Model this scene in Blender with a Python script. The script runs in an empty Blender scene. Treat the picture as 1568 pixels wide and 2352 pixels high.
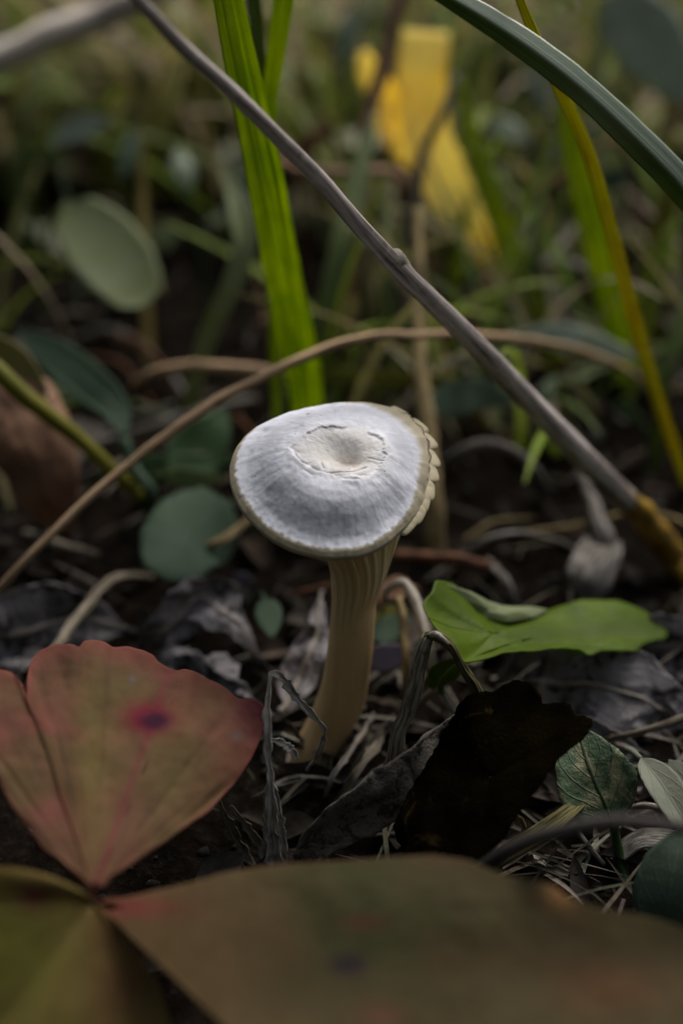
import bpy, math, random
import numpy as np

# ------------------------------------------------------------------ camera, sky, sun, exposure
SC = bpy.context.scene
COL = SC.collection
S = 0.01                                   # all lengths below are centimetres
PITCH = math.radians(32.0)
CAM_H, CAM_D = 19.27, 21.8                 # camera height and horizontal distance from the stalk base
FPX = 1568 * 50.0 / 24.0                   # focal length in working pixels (frame 1568 x 2352)

cam = bpy.data.cameras.new('camera')
cam.sensor_fit = 'VERTICAL'; cam.sensor_height = 36.0; cam.sensor_width = 24.0
cam.lens = 50.0; cam.clip_start = 0.005; cam.clip_end = 200.0
cam.dof.use_dof = True; cam.dof.focus_distance = 0.2535; cam.dof.aperture_fstop = 6.0
camo = bpy.data.objects.new('camera', cam); COL.objects.link(camo)
camo.location = (0, -CAM_D * S, CAM_H * S)
camo.rotation_euler = (math.pi / 2 - PITCH, 0, 0)
SC.camera = camo

SUN_EL, SUN_AZ = math.radians(54), math.radians(28)      # azimuth clockwise from +Y (behind the mushroom, to the right)
w = bpy.data.worlds.new('World'); SC.world = w; w.use_nodes = True
nt = w.node_tree
sky = nt.nodes.new('ShaderNodeTexSky'); sky.sky_type = 'NISHITA'; sky.sun_disc = False
sky.sun_elevation = SUN_EL; sky.sun_rotation = SUN_AZ
sky.air_density = 1.0; sky.dust_density = 6.0; sky.ozone_density = 1.0
bg = nt.nodes['Background']; bg.inputs['Strength'].default_value = 0.065
hs = nt.nodes.new('ShaderNodeHueSaturation'); hs.inputs['Saturation'].default_value = 0.5      # an overcast, greyer sky
nt.links.new(sky.outputs['Color'], hs.inputs['Color']); nt.links.new(hs.outputs['Color'], bg.inputs['Color'])

sl = bpy.data.lights.new('sun', 'SUN'); sl.energy = 1.5; sl.angle = math.radians(24); sl.color = (1.0, 0.93, 0.82)
so = bpy.data.objects.new('sun', sl); COL.objects.link(so)
so.rotation_euler = (math.pi / 2 - SUN_EL, 0, math.pi - SUN_AZ)
so.location = (0, 0, 3)

vs = SC.view_settings
vs.view_transform = 'Standard'; vs.look = 'None'; vs.gamma = 1.0; vs.exposure = 0.75
SC.render.engine = 'CYCLES'
SC.cycles.use_denoising = True
SC.cycles.denoising_prefilter = 'ACCURATE'
SC.cycles.max_bounces = 8; SC.cycles.diffuse_bounces = 4; SC.cycles.transmission_bounces = 4
SC.cycles.transparent_max_bounces = 4; SC.cycles.caustics_reflective = False; SC.cycles.caustics_refractive = False

rng = random.Random(7)
NR = np.random.RandomState(11)
A = np.array

# ------------------------------------------------------------------ noise and space helpers
def _h(ix, iy, iz, seed):
    h = (ix.astype(np.int64) * 374761393 + iy.astype(np.int64) * 668265263 + iz.astype(np.int64) * 2147483647 + seed * 1274126177) & 0xffffffff
    h = ((h ^ (h >> 13)) * 1274126177) & 0xffffffff
    return ((h ^ (h >> 16)) & 0xffff) / 32767.5 - 1.0

def vnoise(p, seed=0):
    p = np.asarray(p, float); i = np.floor(p); f = p - i; f = f * f * (3 - 2 * f)
    i = i.astype(np.int64); x, y, z = i[..., 0], i[..., 1], i[..., 2]; r = 0
    for dx in (0, 1):
        for dy in (0, 1):
            for dz in (0, 1):
                wgt = (f[..., 0] if dx else 1 - f[..., 0]) * (f[..., 1] if dy else 1 - f[..., 1]) * (f[..., 2] if dz else 1 - f[..., 2])
                r = r + wgt * _h(x + dx, y + dy, z + dz, seed)
    return r

def fbm(p, seed=0, o=4, g=0.5):
    a, r, s = 1.0, 0, 0
    for k in range(o):
        r = r + a * vnoise(np.asarray(p) * 2.03 ** k + 7.1 * k, seed + k); s += a; a *= g
    return r / s

C0 = A((0, -CAM_D, CAM_H)); FW = A((0, math.cos(PITCH), -math.sin(PITCH)))
UP = A((0, math.sin(PITCH), math.cos(PITCH))); RT = A((1.0, 0, 0))

def ray(px, py):
    return FW + RT * ((px - 784) / FPX) + UP * ((1176 - py) / FPX)

def gh(x, y):                              # height of the soil, cm
    p = np.stack([np.asarray(x, float), np.asarray(y, float), np.zeros_like(np.asarray(x, float))], -1)
    n = fbm(p * 0.16, 3, 2) * 0.55 + fbm(p * 0.9, 5, 4) * 0.28
    return n * (1 - np.exp(-(np.asarray(x) ** 2 + np.asarray(y) ** 2) / 2.0))

def at(px, py, d):
    return C0 + ray(px, py) * d

def ground(px, py, dz=0.0):
    r = ray(px, py); z = dz
    for _ in range(4):
        P = C0 + r * ((z - CAM_H) / r[2]); z = float(gh(P[0], P[1])) + dz
    return C0 + r * ((z - CAM_H) / r[2])

def pt(p):                                 # (px, py, depth) | (px, py, 'g'[, dz]) on the soil | (px, py, 'y', y) on a vertical plane
    if isinstance(p, np.ndarray): return p
    if p[2] == 'g': return ground(p[0], p[1], p[3] if len(p) > 3 else -0.12)
    if p[2] == 'z':
        r = ray(p[0], p[1]); return C0 + r * ((p[3] - CAM_H) / r[2])
    if p[2] == 'y':
        r = ray(p[0], p[1]); return C0 + r * ((p[3] + CAM_D) / r[1])
    return at(*p)

def depth(P):
    return (np.asarray(P) - C0) @ FW

def unit(v):
    v = np.asarray(v, float); return v / np.maximum(np.linalg.norm(v, axis=-1, keepdims=True), 1e-9)

def spline(P, n, vals=None):
    """Catmull-Rom through P, n samples evenly along its length; vals are interpolated with it"""
    P = A([pt(p) for p in P], float)
    X = P if vals is None else np.hstack([P, np.asarray(vals, float).reshape(len(P), -1)])
    if len(X) == 2: D = X[0] + (X[1] - X[0]) * np.linspace(0, 1, 64)[:, None]
    else:
        E = np.vstack([2 * X[0] - X[1], X, 2 * X[-1] - X[-2]]); out = []
        m = max(8, 240 // (len(X) - 1))
        for i in range(len(X) - 1):
            p0, p1, p2, p3 = E[i:i + 4]; t = np.linspace(0, 1, m, endpoint=False)[:, None]
            d0, d1, d2 = [max(np.linalg.norm((b - a)[:3]), 1e-6) ** 0.5 for a, b in ((p0, p1), (p1, p2), (p2, p3))]
            m1 = d1 * ((p1 - p0) / d0 - (p2 - p0) / (d0 + d1) + (p2 - p1) / d1)
            m2 = d1 * ((p2 - p1) / d1 - (p3 - p1) / (d1 + d2) + (p3 - p2) / d2)
            out.append((2 * t**3 - 3 * t**2 + 1) * p1 + (t**3 - 2 * t**2 + t) * m1 + (-2 * t**3 + 3 * t**2) * p2 + (t**3 - t**2) * m2)
        D = np.vstack(out + [X[-1:]])
    L = np.r_[0, np.cumsum(np.linalg.norm(np.diff(D[:, :3], axis=0), axis=1))]
    q = np.linspace(0, L[-1], n)
    R = np.stack([np.interp(q, L, D[:, k]) for k in range(D.shape[1])], 1)
    return R if vals is None else (R[:, :3], R[:, 3:])

# ------------------------------------------------------------------ object helpers
BASE = {}
def link_props(o, label=None, cat=None, group=None, kind=None):
    if label: o['label'] = label
    if cat: o['category'] = cat
    if group: o['group'] = group
    if kind: o['kind'] = kind
    return o

def thing(name, label, cat, base, group=None):
    o = bpy.data.objects.new(name, None); o.empty_display_size = 0.005
    base = np.asarray(pt(base), float); o.location = tuple(base * S); COL.objects.link(o); BASE[o.name] = base
    return link_props(o, label, cat, group)

def mk(name, V, F, mat, parent=None, uv=None, col=None, base=None, smooth=True):
    V = np.asarray(V, float)
    b = BASE[parent.name] if parent is not None else (np.asarray(base, float) if base is not None else V[np.argmin(V[:, 2])].copy())
    me = bpy.data.meshes.new(name)
    me.from_pydata(((V - b) * S).tolist(), [], F if isinstance(F, list) else F.tolist())
    if smooth: me.polygons.foreach_set('use_smooth', [True] * len(me.polygons))
    if uv is not None:
        li = np.empty(len(me.loops), np.int32); me.loops.foreach_get('vertex_index', li)
        me.uv_layers.new(name='UVMap').data.foreach_set('uv', np.asarray(uv, np.float32)[li].ravel())
    if col is not None:
        c = np.ones((len(V), 4), np.float32); c[:, :np.asarray(col).shape[1]] = col
        me.color_attributes.new('Col', 'FLOAT_COLOR', 'POINT').data.foreach_set('color', c.ravel())
    me.materials.append(mat); me.update()
    o = bpy.data.objects.new(name, me); COL.objects.link(o); BASE[o.name] = b
    if parent is not None: o.parent = parent
    else: o.location = tuple(b * S)
    return o

def grid_faces(nu, nv, wrap=False, off=0, flip=False):
    i, j = np.meshgrid(np.arange(nu - 1), np.arange(nv if wrap else nv - 1), indexing='ij')
    k = (j + 1) % nv
    F = np.stack([i * nv + j, i * nv + k, (i + 1) * nv + k, (i + 1) * nv + j], -1).reshape(-1, 4) + off
    return F[:, ::-1] if flip else F

def grid_normals(G):
    du = np.gradient(G, axis=0); dv = np.gradient(G, axis=1)
    return unit(np.cross(du, dv))

def solid(G, thick, wrap=False):
    """grid nu x nv x 3 -> closed slab"""
    nu, nv = G.shape[:2]; N = grid_normals(G)
    u, v = np.meshgrid(np.linspace(0, 1, nu), np.linspace(0, 1, nv), indexing='ij')
    T = (G + N * thick / 2).reshape(-1, 3); B = (G - N * thick / 2).reshape(-1, 3); n = nu * nv
    F = [grid_faces(nu, nv, False), grid_faces(nu, nv, False, n, True)]
    ring = np.r_[np.arange(nv), (np.arange(1, nu) * nv + nv - 1), (nu - 1) * nv + np.arange(nv - 2, -1, -1), np.arange(nu - 2, 0, -1) * nv]
    r2 = np.roll(ring, -1); F.append(np.stack([ring, ring + n, r2 + n, r2], 1))
    uv = np.stack([u.ravel(), v.ravel()], 1)
    return np.vstack([T, B]), np.vstack(F), np.vstack([uv, uv])

def tube_geo(P, rad_px, n=40, sides=10, bump=0.0, seed=0, flat=1.0, flute=0, wob=0.35):
    rp = np.asarray(rad_px, float)
    if len(rp) != len(P): rp = np.interp(np.linspace(0, 1, len(P)), np.linspace(0, 1, len(rp)), rp)
    W = A([pt(p) for p in P]); rc = rp * depth(W) / FPX
    X, r = spline(list(W), n, rc); r = r[:, 0]
    sl_ = np.r_[0, np.cumsum(np.linalg.norm(np.diff(X, axis=0), axis=1))]; env = np.sin(np.pi * np.linspace(0, 1, n)) ** 0.5
    X = X + np.stack([vnoise(np.stack([sl_ * 0.8, X[:, 0] * 0 + q * 9.0, X[:, 0] * 0 + len(P)], -1), 90 + q) + 0.5 * vnoise(np.stack([sl_ * 2.2, X[:, 0] * 0 + q * 5.0, X[:, 0] * 0], -1), 95 + q) for q in range(3)], -1) * (wob * r * env)[:, None]
    T = unit(np.gradient(X, axis=0)); ref = A((0, 0, 1.0)) if abs(T[0][2]) < 0.9 else A((1.0, 0, 0))
    n1 = unit(np.cross(T[0], ref)); ring = []
    th = np.linspace(0, 2 * np.pi, sides, endpoint=False)
    for i in range(n):
        n1 = unit(n1 - T[i] * (n1 @ T[i])); n2 = np.cross(T[i], n1)
        rr = r[i] * (1 + (bump * vnoise(np.stack([np.cos(th) * 1.3, np.sin(th) * 1.3, np.full(sides, i * 0.35)], -1), seed) if bump else 0))
        if flute: rr = rr * (1 + 0.09 * np.cos(flute * th + 0.6 * np.sin(i * 0.11)))
        ring.append(X[i] + (np.cos(th) * rr)[:, None] * n1 + (np.sin(th) * rr * flat)[:, None] * n2)
    G = A(ring); V = np.vstack([G.reshape(-1, 3), X[0], X[-1]])
    F = grid_faces(n, sides, True, 0, True).tolist()
    a, b = n * sides, n * sides + 1
    for j in range(sides):
        k = (j + 1) % sides
        F.append([a, j, k]); F.append([b, (n - 1) * sides + k, (n - 1) * sides + j])
    u, v = np.meshgrid(np.linspace(0, 1, n), np.linspace(0, 1, sides), indexing='ij')
    uv = np.vstack([np.stack([u.ravel(), v.ravel()], 1), [[0, 0], [1, 0]]])
    return V, F, uv

def tube(name, P, rad, mat, parent=None, label=None, cat=None, group=None, **k):
    V, F, uv = tube_geo(P, rad, **k)
    o = mk(name, V, F, mat, parent, uv, base=None if parent else pt(P[0]))
    return link_props(o, label, cat, group)

def ribbon_grid(P, width_px, n=40, nv=9, roll=0.0, fold=0.0, cup=0.0, crumple=0.0, freq=1.0, seed=0, wave=0.0, rag=0.035):
    """blade along P: full widths in px at local depth; roll turns it about its own axis (deg, number or list); fold = V depth, cup = arc depth (fractions of half width)"""
    wp = np.asarray(width_px, float)
    if len(wp) != len(P): wp = np.interp(np.linspace(0, 1, len(P)), np.linspace(0, 1, len(wp)), wp)
    W = A([pt(p) for p in P]); wc = wp * depth(W) / FPX
    rl = np.full(len(P), roll, float) if np.isscalar(roll) else np.interp(np.linspace(0, 1, len(P)), np.linspace(0, 1, len(roll)), roll)
    X, q = spline(list(W), n, np.stack([wc, rl], 1)); hw = q[:, 0] / 2; rl = np.radians(q[:, 1])
    T = unit(np.gradient(X, axis=0)); view = unit(X - C0)
    side = unit(np.cross(T, view)); nor = unit(np.cross(side, T))
    s2 = side * np.cos(rl)[:, None] + nor * np.sin(rl)[:, None]; n2 = unit(np.cross(s2, T))
    if rag: hw = hw * (1 + rag * (vnoise(np.stack([np.arange(n) * 0.55, np.full(n, seed * 3.3), np.zeros(n)], -1), 5) + 0.6 * vnoise(np.stack([np.arange(n) * 1.7, np.full(n, seed * 3.3), np.zeros(n)], -1), 6)))
    v = np.linspace(-1, 1, nv)
    off = -fold * np.abs(v) + cup * (1 - v * v)
    G = X[:, None] + s2[:, None] * (hw[:, None] * v)[..., None] + n2[:, None] * (hw[:, None] * off)[..., None]
    if wave: G = G + n2[:, None] * (wave * hw[:, None] * np.abs(v) ** 1.5 * np.sin(np.linspace(0, 9, n))[:, None])[..., None]
    if crumple: G = G + n2[:, None] * (crumple * fbm(G * freq, seed, 4))[..., None] + s2[:, None] * (0.4 * crumple * fbm(G * freq, seed + 9, 3))[..., None]
    return G

def ribbon(name, P, width, mat, parent=None, label=None, cat=None, group=None, thick=0.02, **k):
    V, F, uv = solid(ribbon_grid(P, width, **k), thick)
    o = mk(name, V, F, mat, parent, uv, base=None if parent else pt(P[0]))
    return link_props(o, label, cat, group)

def prof(kind, W, n=14):
    u = np.linspace(0, 1, n)
    f = {'ovate': np.sin(np.pi * u ** 0.75) ** 0.75, 'round': np.sqrt(np.maximum(1 - (2 * u - 1) ** 2, 0)) ** 0.9,
         'lance': np.sin(np.pi * u ** 0.85) ** 0.9, 'obovate': np.sin(np.pi * u ** 1.4) ** 0.7,
         'blade': np.minimum(1, (1 - u) * 2.2) ** 0.7 * np.minimum(1, 0.75 + u), 'strip': np.ones(n)}[kind]
    return np.maximum(f, 0.02) * W

def leaf(name, label, cat, P, W, mat, kind='ovate', stem=None, stem_px=4, stem_mat=None, group=None, base=None, blade_name='blade', rib=True, **k):
    """a leaf thing: blade along P (base to tip), petiole from the blade's base to the ground"""
    Q = spline(P, 14)
    b = pt(stem[-1]) if stem else Q[0]
    t = thing(name, label, cat, base if base is not None else b, group)
    g = ribbon_grid(list(Q), prof(kind, W), **{**dict(n=36, nv=13), **k})
    V, F, uv = solid(g, 0.022); bl = mk(blade_name, V, F, mat, t, uv)
    if rib:
        c = g[:, g.shape[1] // 2]; nn = grid_normals(g)[:, g.shape[1] // 2]
        X = [c[i] for i in range(0, len(c) - 2, 4)]
        rr = np.linspace(max(stem_px * 0.45, 1.2), 0.7, len(X))
        V, F, uv = tube_geo(X, rr, n=24, sides=6); mk('midrib', V, F, stem_mat or mat, bl, uv)
    if stem:
        V, F, uv = tube_geo([Q[0] * 0.93 + Q[1] * 0.07] + list(stem), [stem_px, stem_px * 1.15], n=24, sides=8)
        mk('petiole', V, F, stem_mat or mat, t, uv)
    return t

def fan_geo(center, bound, nr=22, na=170, thick=0.025, pleat=0.0, npleat=9, bulge=0.0, crumple=0.0, freq=1.0, seed=0, closed=False, sharp=True, fine=0.0, zfun=None):
    """star-shaped leaf blade: rays from a centre to a traced boundary with depths"""
    c = pt(center); B = A([pt(p) for p in bound])
    if closed: B = np.vstack([B, B[:1]])
    E = spline(list(B), na) if not sharp else np.stack([np.interp(np.linspace(0, 1, na), np.r_[0, np.cumsum(np.linalg.norm(np.diff(B, axis=0), axis=1))] / np.linalg.norm(np.diff(B, axis=0), axis=1).sum(), B[:, k]) for k in range(3)], 1)
    if sharp:
        K = A((1, 3, 4, 3, 1.)) / 12
        M = E.copy()
        for k in range(3): M[2:-2, k] = np.convolve(E[:, k], K, 'valid')
        E = M
    if fine: E = E + unit(E - c) * (fine * vnoise(np.stack([np.arange(na) * 0.9, np.zeros(na), np.zeros(na)], -1), seed))[:, None]
    if closed: E[-1] = E[0]
    u = np.linspace(0.015, 1, nr) ** 0.85; v = np.linspace(0, 1, na)
    G = c + u[:, None, None] * (E - c)[None]
    if zfun is not None:                     # blade laid on a smooth height surface instead of straight rays
        pe = np.stack([784 + FPX * ((E - C0) @ RT) / ((E - C0) @ FW), 1176 - FPX * ((E - C0) @ UP) / ((E - C0) @ FW)], -1); pc = A(center[:2], float)
        pp = pc + u[:, None, None] * (pe - pc)[None]; rr_ = FW + RT * ((pp[..., :1] - 784) / FPX) + UP * ((1176 - pp[..., 1:]) / FPX)
        G = C0 + rr_ * ((zfun(pp[..., 0], pp[..., 1])[..., None] - CAM_H) / rr_[..., 2:])
    N = unit(np.cross(E[na // 3] - c, E[2 * na // 3] - c)); N = N if N[2] > 0 else -N
    h = bulge * np.sin(np.pi * u ** 0.9)[:, None] * np.ones(na) + pleat * np.outer(u, np.abs(np.sin(np.pi * npleat * v)) - 0.5)
    if crumple: h = h + crumple * fbm(G * freq, seed, 4) * np.minimum(1, u * 2)[:, None]
    G = G + N * h[..., None]
    return G

def fan(name, center, bound, mat, parent, colfn=None, thick=0.03, **k):
    G = fan_geo(center, bound, **k)
    V, F, uv = solid(G, thick)
    col = None
    if colfn is not None:
        d = (V - C0) @ FW; px = 784 + FPX * ((V - C0) @ RT) / d; py = 1176 - FPX * ((V - C0) @ UP) / d
        col = colfn(px, py, V, uv)
    return mk(name, V, F, mat, parent, uv, col), G

# ------------------------------------------------------------------ materials
def new_mat(name):
    m = bpy.data.materials.new(name); m.use_nodes = True; m.node_tree.nodes.clear(); return m, m.node_tree

def nd(t, kind, **k):
    n = t.nodes.new('ShaderNode' + kind)
    for a, b in k.items(): setattr(n, a, b)
    return n

def math_n(t, op, a, b=None, c=None):
    n = nd(t, 'Math', operation=op)
    for i, x in enumerate((a, b, c)):
        if x is None: continue
        if isinstance(x, (int, float)): n.inputs[i].default_value = x
        else: t.links.new(x, n.inputs[i])
    return n.outputs[0]

def mixc(t, f, a, b, mode='MIX'):
    n = nd(t, 'Mix', data_type='RGBA', blend_type=mode)
    for s, x in ((0, f), (6, a), (7, b)):
        if isinstance(x, (int, float)): n.inputs[s].default_value = x
        elif isinstance(x, tuple): n.inputs[s].default_value = (*x, 1)
        else: t.links.new(x, n.inputs[s])
    return n.outputs[2]

def noise_n(t, vec, scale, detail=4, rough=0.55, dist=0.0):
    n = nd(t, 'TexNoise'); n.inputs['Scale'].default_value = scale; n.inputs['Detail'].default_value = detail
    n.inputs['Roughness'].default_value = rough; n.inputs['Distortion'].default_value = dist
    t.links.new(vec, n.inputs['Vector']); return n.outputs['Fac']

def ramp_n(t, f, lo, hi):
    n = nd(t, 'MapRange'); t.links.new(f, n.inputs[0]); n.inputs[1].default_value = lo; n.inputs[2].default_value = hi; n.interpolation_type = 'SMOOTHSTEP'
    return n.outputs[0]

def cm_coords(t):
    tc = nd(t, 'TexCoord'); m = nd(t, 'Mapping'); m.inputs['Scale'].default_value = (100, 100, 100)
    t.links.new(tc.outputs['Object'], m.inputs['Vector']); return m.outputs[0]

def finish(t, color, rough=0.6, transl=0.0, tcol=None, bump=None, bstr=0.3, bdist=0.0003, spec=0.3, sss=0.0, sssr=0.002, sheen=0.0):
    out = nd(t, 'OutputMaterial'); p = nd(t, 'BsdfPrincipled')
    t.links.new(color, p.inputs['Base Color']); p.inputs['Roughness'].default_value = rough
    p.inputs['Specular IOR Level'].default_value = spec
    if sss:
        p.inputs['Subsurface Weight'].default_value = sss; p.inputs['Subsurface Radius'].default_value = (1.0, 0.7, 0.4); p.inputs['Subsurface Scale'].default_value = sssr
    if sheen: p.inputs['Sheen Weight'].default_value = sheen
    if bump is not None:
        b = nd(t, 'Bump'); b.inputs['Strength'].default_value = bstr; b.inputs['Distance'].default_value = bdist
        t.links.new(bump, b.inputs['Height']); t.links.new(b.outputs[0], p.inputs['Normal'])
    if transl:
        tr = nd(t, 'BsdfTranslucent'); t.links.new(tcol if tcol is not None else color, tr.inputs['Color'])
        mx = nd(t, 'MixShader'); mx.inputs[0].default_value = transl
        t.links.new(p.outputs[0], mx.inputs[1]); t.links.new(tr.outputs[0], mx.inputs[2]); t.links.new(mx.outputs[0], out.inputs[0])
    else: t.links.new(p.outputs[0], out.inputs[0])

def leaf_mat(name, c1, c2, vein=None, nvein=7, slant=0.5, stripes=0, scale=0.9, transl=0.3, rough=0.5, spec=0.3, edge=None, blotch=None, blo=(0.58, 0.68), bscale=1.3, bump=0.35, usecol=False, half=None, tboost=1.4):
    m, t = new_mat(name); co = cm_coords(t)
    uv = nd(t, 'UVMap'); uv.uv_map = 'UVMap'; sp = nd(t, 'SeparateXYZ'); t.links.new(uv.outputs[0], sp.inputs[0]); u, v = sp.outputs[0], sp.outputs[1]
    n1 = noise_n(t, co, scale, 5, 0.6, 0.4)
    if usecol:
        at_ = nd(t, 'Attribute'); at_.attribute_name = 'Col'
        c = mixc(t, ramp_n(t, n1, 0.35, 0.7), at_.outputs[0], mixc(t, 1.0, at_.outputs[0], c2, 'MULTIPLY'))
    else: c = mixc(t, ramp_n(t, n1, 0.3, 0.7), c1, c2)
    if blotch: c = mixc(t, math_n(t, 'MULTIPLY', ramp_n(t, noise_n(t, co, bscale, 5, 0.65, 1.0), *blo), 0.9), c, blotch)
    h = noise_n(t, co, 14.0, 4, 0.6)
    dv = math_n(t, 'ABSOLUTE', math_n(t, 'SUBTRACT', v, 0.5))
    if stripes:
        cx = nd(t, 'CombineXYZ'); t.links.new(math_n(t, 'MULTIPLY', v, float(stripes)), cx.inputs[0]); t.links.new(math_n(t, 'MULTIPLY', u, 2.5), cx.inputs[1])
        st = noise_n(t, cx.outputs[0], 1.0, 3, 0.6)
        c = mixc(t, ramp_n(t, st, 0.42, 0.62), c, mixc(t, 1.0, c, (0.5, 0.55, 0.4), 'MULTIPLY'))
        h = math_n(t, 'ADD', math_n(t, 'MULTIPLY', h, 0.3), st)
    if vein:
        ph = math_n(t, 'SUBTRACT', math_n(t, 'MULTIPLY', u, float(nvein)), math_n(t, 'MULTIPLY', dv, nvein * slant * 2))
        ph = math_n(t, 'ADD', ph, math_n(t, 'MULTIPLY', n1, 0.5))
        fr = math_n(t, 'ABSOLUTE', math_n(t, 'SUBTRACT', math_n(t, 'FRACT', ph), 0.5))
        sv = math_n(t, 'SUBTRACT', 1.0, ramp_n(t, fr, 0.02, 0.10)); mv = math_n(t, 'SUBTRACT', 1.0, ramp_n(t, dv, 0.01, 0.04))
        vv = math_n(t, 'MAXIMUM', math_n(t, 'MULTIPLY', sv, 0.5), mv)
        c = mixc(t, math_n(t, 'MULTIPLY', vv, 0.75), c, vein); h = math_n(t, 'SUBTRACT', h, math_n(t, 'MULTIPLY', vv, 0.7))
    if half: c = mixc(t, math_n(t, 'MULTIPLY', ramp_n(t, math_n(t, 'SUBTRACT', 1.0, v), 0.44, 0.50), 0.9), c, half)  # paler half of the blade: sky sheen painted into the colour
    if edge: c = mixc(t, math_n(t, 'MULTIPLY', ramp_n(t, math_n(t, 'ADD', dv, math_n(t, 'MULTIPLY', n1, 0.1)), 0.42, 0.56), 0.8), c, edge)
    tc = mixc(t, 1.0, c, (tboost, tboost, tboost * 0.6), 'MULTIPLY')
    finish(t, c, rough, transl, tc, h, bump, 0.0004, spec)
    return m

def dry_mat(name, c1, c2, streak=14, dark=(0.03, 0.025, 0.02), rough=0.8, spots=0.62, bump=0.6, transl=0.0, rings=0.0):
    """dry stems and straws: streaks along the length (UV), dark flecks"""
    m, t = new_mat(name); co = cm_coords(t)
    uv = nd(t, 'UVMap'); uv.uv_map = 'UVMap'; sp = nd(t, 'SeparateXYZ'); t.links.new(uv.outputs[0], sp.inputs[0])
    cx = nd(t, 'CombineXYZ'); t.links.new(math_n(t, 'MULTIPLY', sp.outputs[1], float(streak)), cx.inputs[0]); t.links.new(math_n(t, 'MULTIPLY', sp.outputs[0], 6.0), cx.inputs[1])
    st = noise_n(t, cx.outputs[0], 1.0, 5, 0.65)
    c = mixc(t, ramp_n(t, noise_n(t, co, 0.7, 4, 0.6), 0.35, 0.65), c1, c2)
    c = mixc(t, ramp_n(t, st, 0.42, 0.62), c, mixc(t, 1.0, c, (0.25, 0.23, 0.22), 'MULTIPLY'))
    c = mixc(t, math_n(t, 'MULTIPLY', ramp_n(t, noise_n(t, co, 3.5, 5, 0.7), spots, spots + 0.1), 0.8), c, dark)
    if rings: c = mixc(t, math_n(t, 'MULTIPLY', ramp_n(t, noise_n(t, math_n(t, 'MULTIPLY', sp.outputs[0], rings), 1.0, 2, 0.5), 0.5, 0.7), 0.3), c, (0.5, 0.46, 0.42))
    finish(t, c, rough, transl, None, st, bump, 0.0004, 0.2)
    return m

def col_mat(name, rough=0.7, transl=0.2, nscale=2.0, var=0.5, bump=0.4, spec=0.25, bscale=9.0):
    m, t = new_mat(name); co = cm_coords(t); a = nd(t, 'Attribute'); a.attribute_name = 'Col'
    c = mixc(t, ramp_n(t, noise_n(t, co, nscale, 5, 0.65), 0.35, 0.7), a.outputs[0], mixc(t, 1.0, a.outputs[0], (var, var, var), 'MULTIPLY'))
    finish(t, c, rough, transl, None, noise_n(t, co, bscale, 5, 0.7), bump, 0.0004, spec); return m

M = {}
M['grass'] = leaf_mat('fresh grass green', (0.36, 0.42, 0.008), (0.26, 0.34, 0.006), stripes=8, transl=0.5, rough=0.45, tboost=1.7, blotch=(0.30, 0.20, 0.05), blo=(0.66, 0.76), bscale=2.2)
M['grass_dull'] = leaf_mat('dull grass green', (0.15, 0.20, 0.065), (0.11, 0.16, 0.05), stripes=7, transl=0.35, rough=0.55)
M['grass_sheen'] = leaf_mat('glossy grass green', (0.085, 0.16, 0.010), (0.06, 0.12, 0.010), stripes=8, transl=0.15, rough=0.38, spec=0.6, half=(0.26, 0.32, 0.25))  # the half colour paints a sky reflection on the upper flank
M['grass_yellow'] = leaf_mat('yellowed grass', (0.46, 0.44, 0.012), (0.42, 0.35, 0.012), stripes=6, transl=0.4, rough=0.5)
M['grass_olive'] = leaf_mat('olive grass', (0.24, 0.22, 0.03), (0.16, 0.17, 0.025), stripes=6, transl=0.3)
M['yellow'] = leaf_mat('yellow autumn leaf', (0.95, 0.76, 0.24), (0.95, 0.86, 0.58), stripes=0, scale=0.35, transl=0.5, rough=0.6)
M['pale_leaf'] = leaf_mat('pale green leaf', (0.22, 0.255, 0.15), (0.19, 0.23, 0.10), transl=0.25, rough=0.6)
M['teal'] = leaf_mat('grey green leaf', (0.055, 0.090, 0.060), (0.040, 0.070, 0.042), vein=(0.06, 0.095, 0.062), nvein=6, transl=0.25, rough=0.6, spec=0.15)
M['teal_light'] = leaf_mat('light grey green leaf', (0.27, 0.33, 0.28), (0.20, 0.26, 0.20), transl=0.2, rough=0.45, spec=0.5)
M['deep'] = leaf_mat('deep green leaf', (0.035, 0.085, 0.025), (0.025, 0.06, 0.015), vein=(0.05, 0.10, 0.04), nvein=5, transl=0.25, rough=0.45, spec=0.4)
M['bright'] = leaf_mat('bright green leaf', (0.115, 0.185, 0.003), (0.065, 0.12, 0.003), vein=(0.075, 0.12, 0.008), nvein=8, transl=0.45, rough=0.5, bump=0.3)
M['blotched'] = leaf_mat('green leaf with pale blotch', (0.085, 0.13, 0.075), (0.065, 0.11, 0.055), vein=(0.045, 0.05, 0.04), nvein=5, transl=0.15, rough=0.5, blotch=(0.28, 0.28, 0.165), blo=(0.5, 0.6), bscale=0.9, bump=0.8)
M['downy'] = leaf_mat('downy grey leaf', (0.20, 0.21, 0.17), (0.15, 0.17, 0.13), vein=(0.12, 0.13, 0.10), nvein=3, transl=0.15, rough=0.85)
M['brown_leaf'] = leaf_mat('brown dead leaf', (0.28, 0.15, 0.09), (0.16, 0.09, 0.06), vein=(0.09, 0.05, 0.03), transl=0.1, rough=0.75, blotch=(0.02, 0.015, 0.015), blo=(0.55, 0.7), bscale=0.8)
M['red_leaf'] = leaf_mat('reddish autumn leaf', (1, 1, 1), (0.78, 0.80, 0.72), scale=1.6, transl=0.2, rough=0.75, usecol=True, bump=0.25, spec=0.12)
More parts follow.
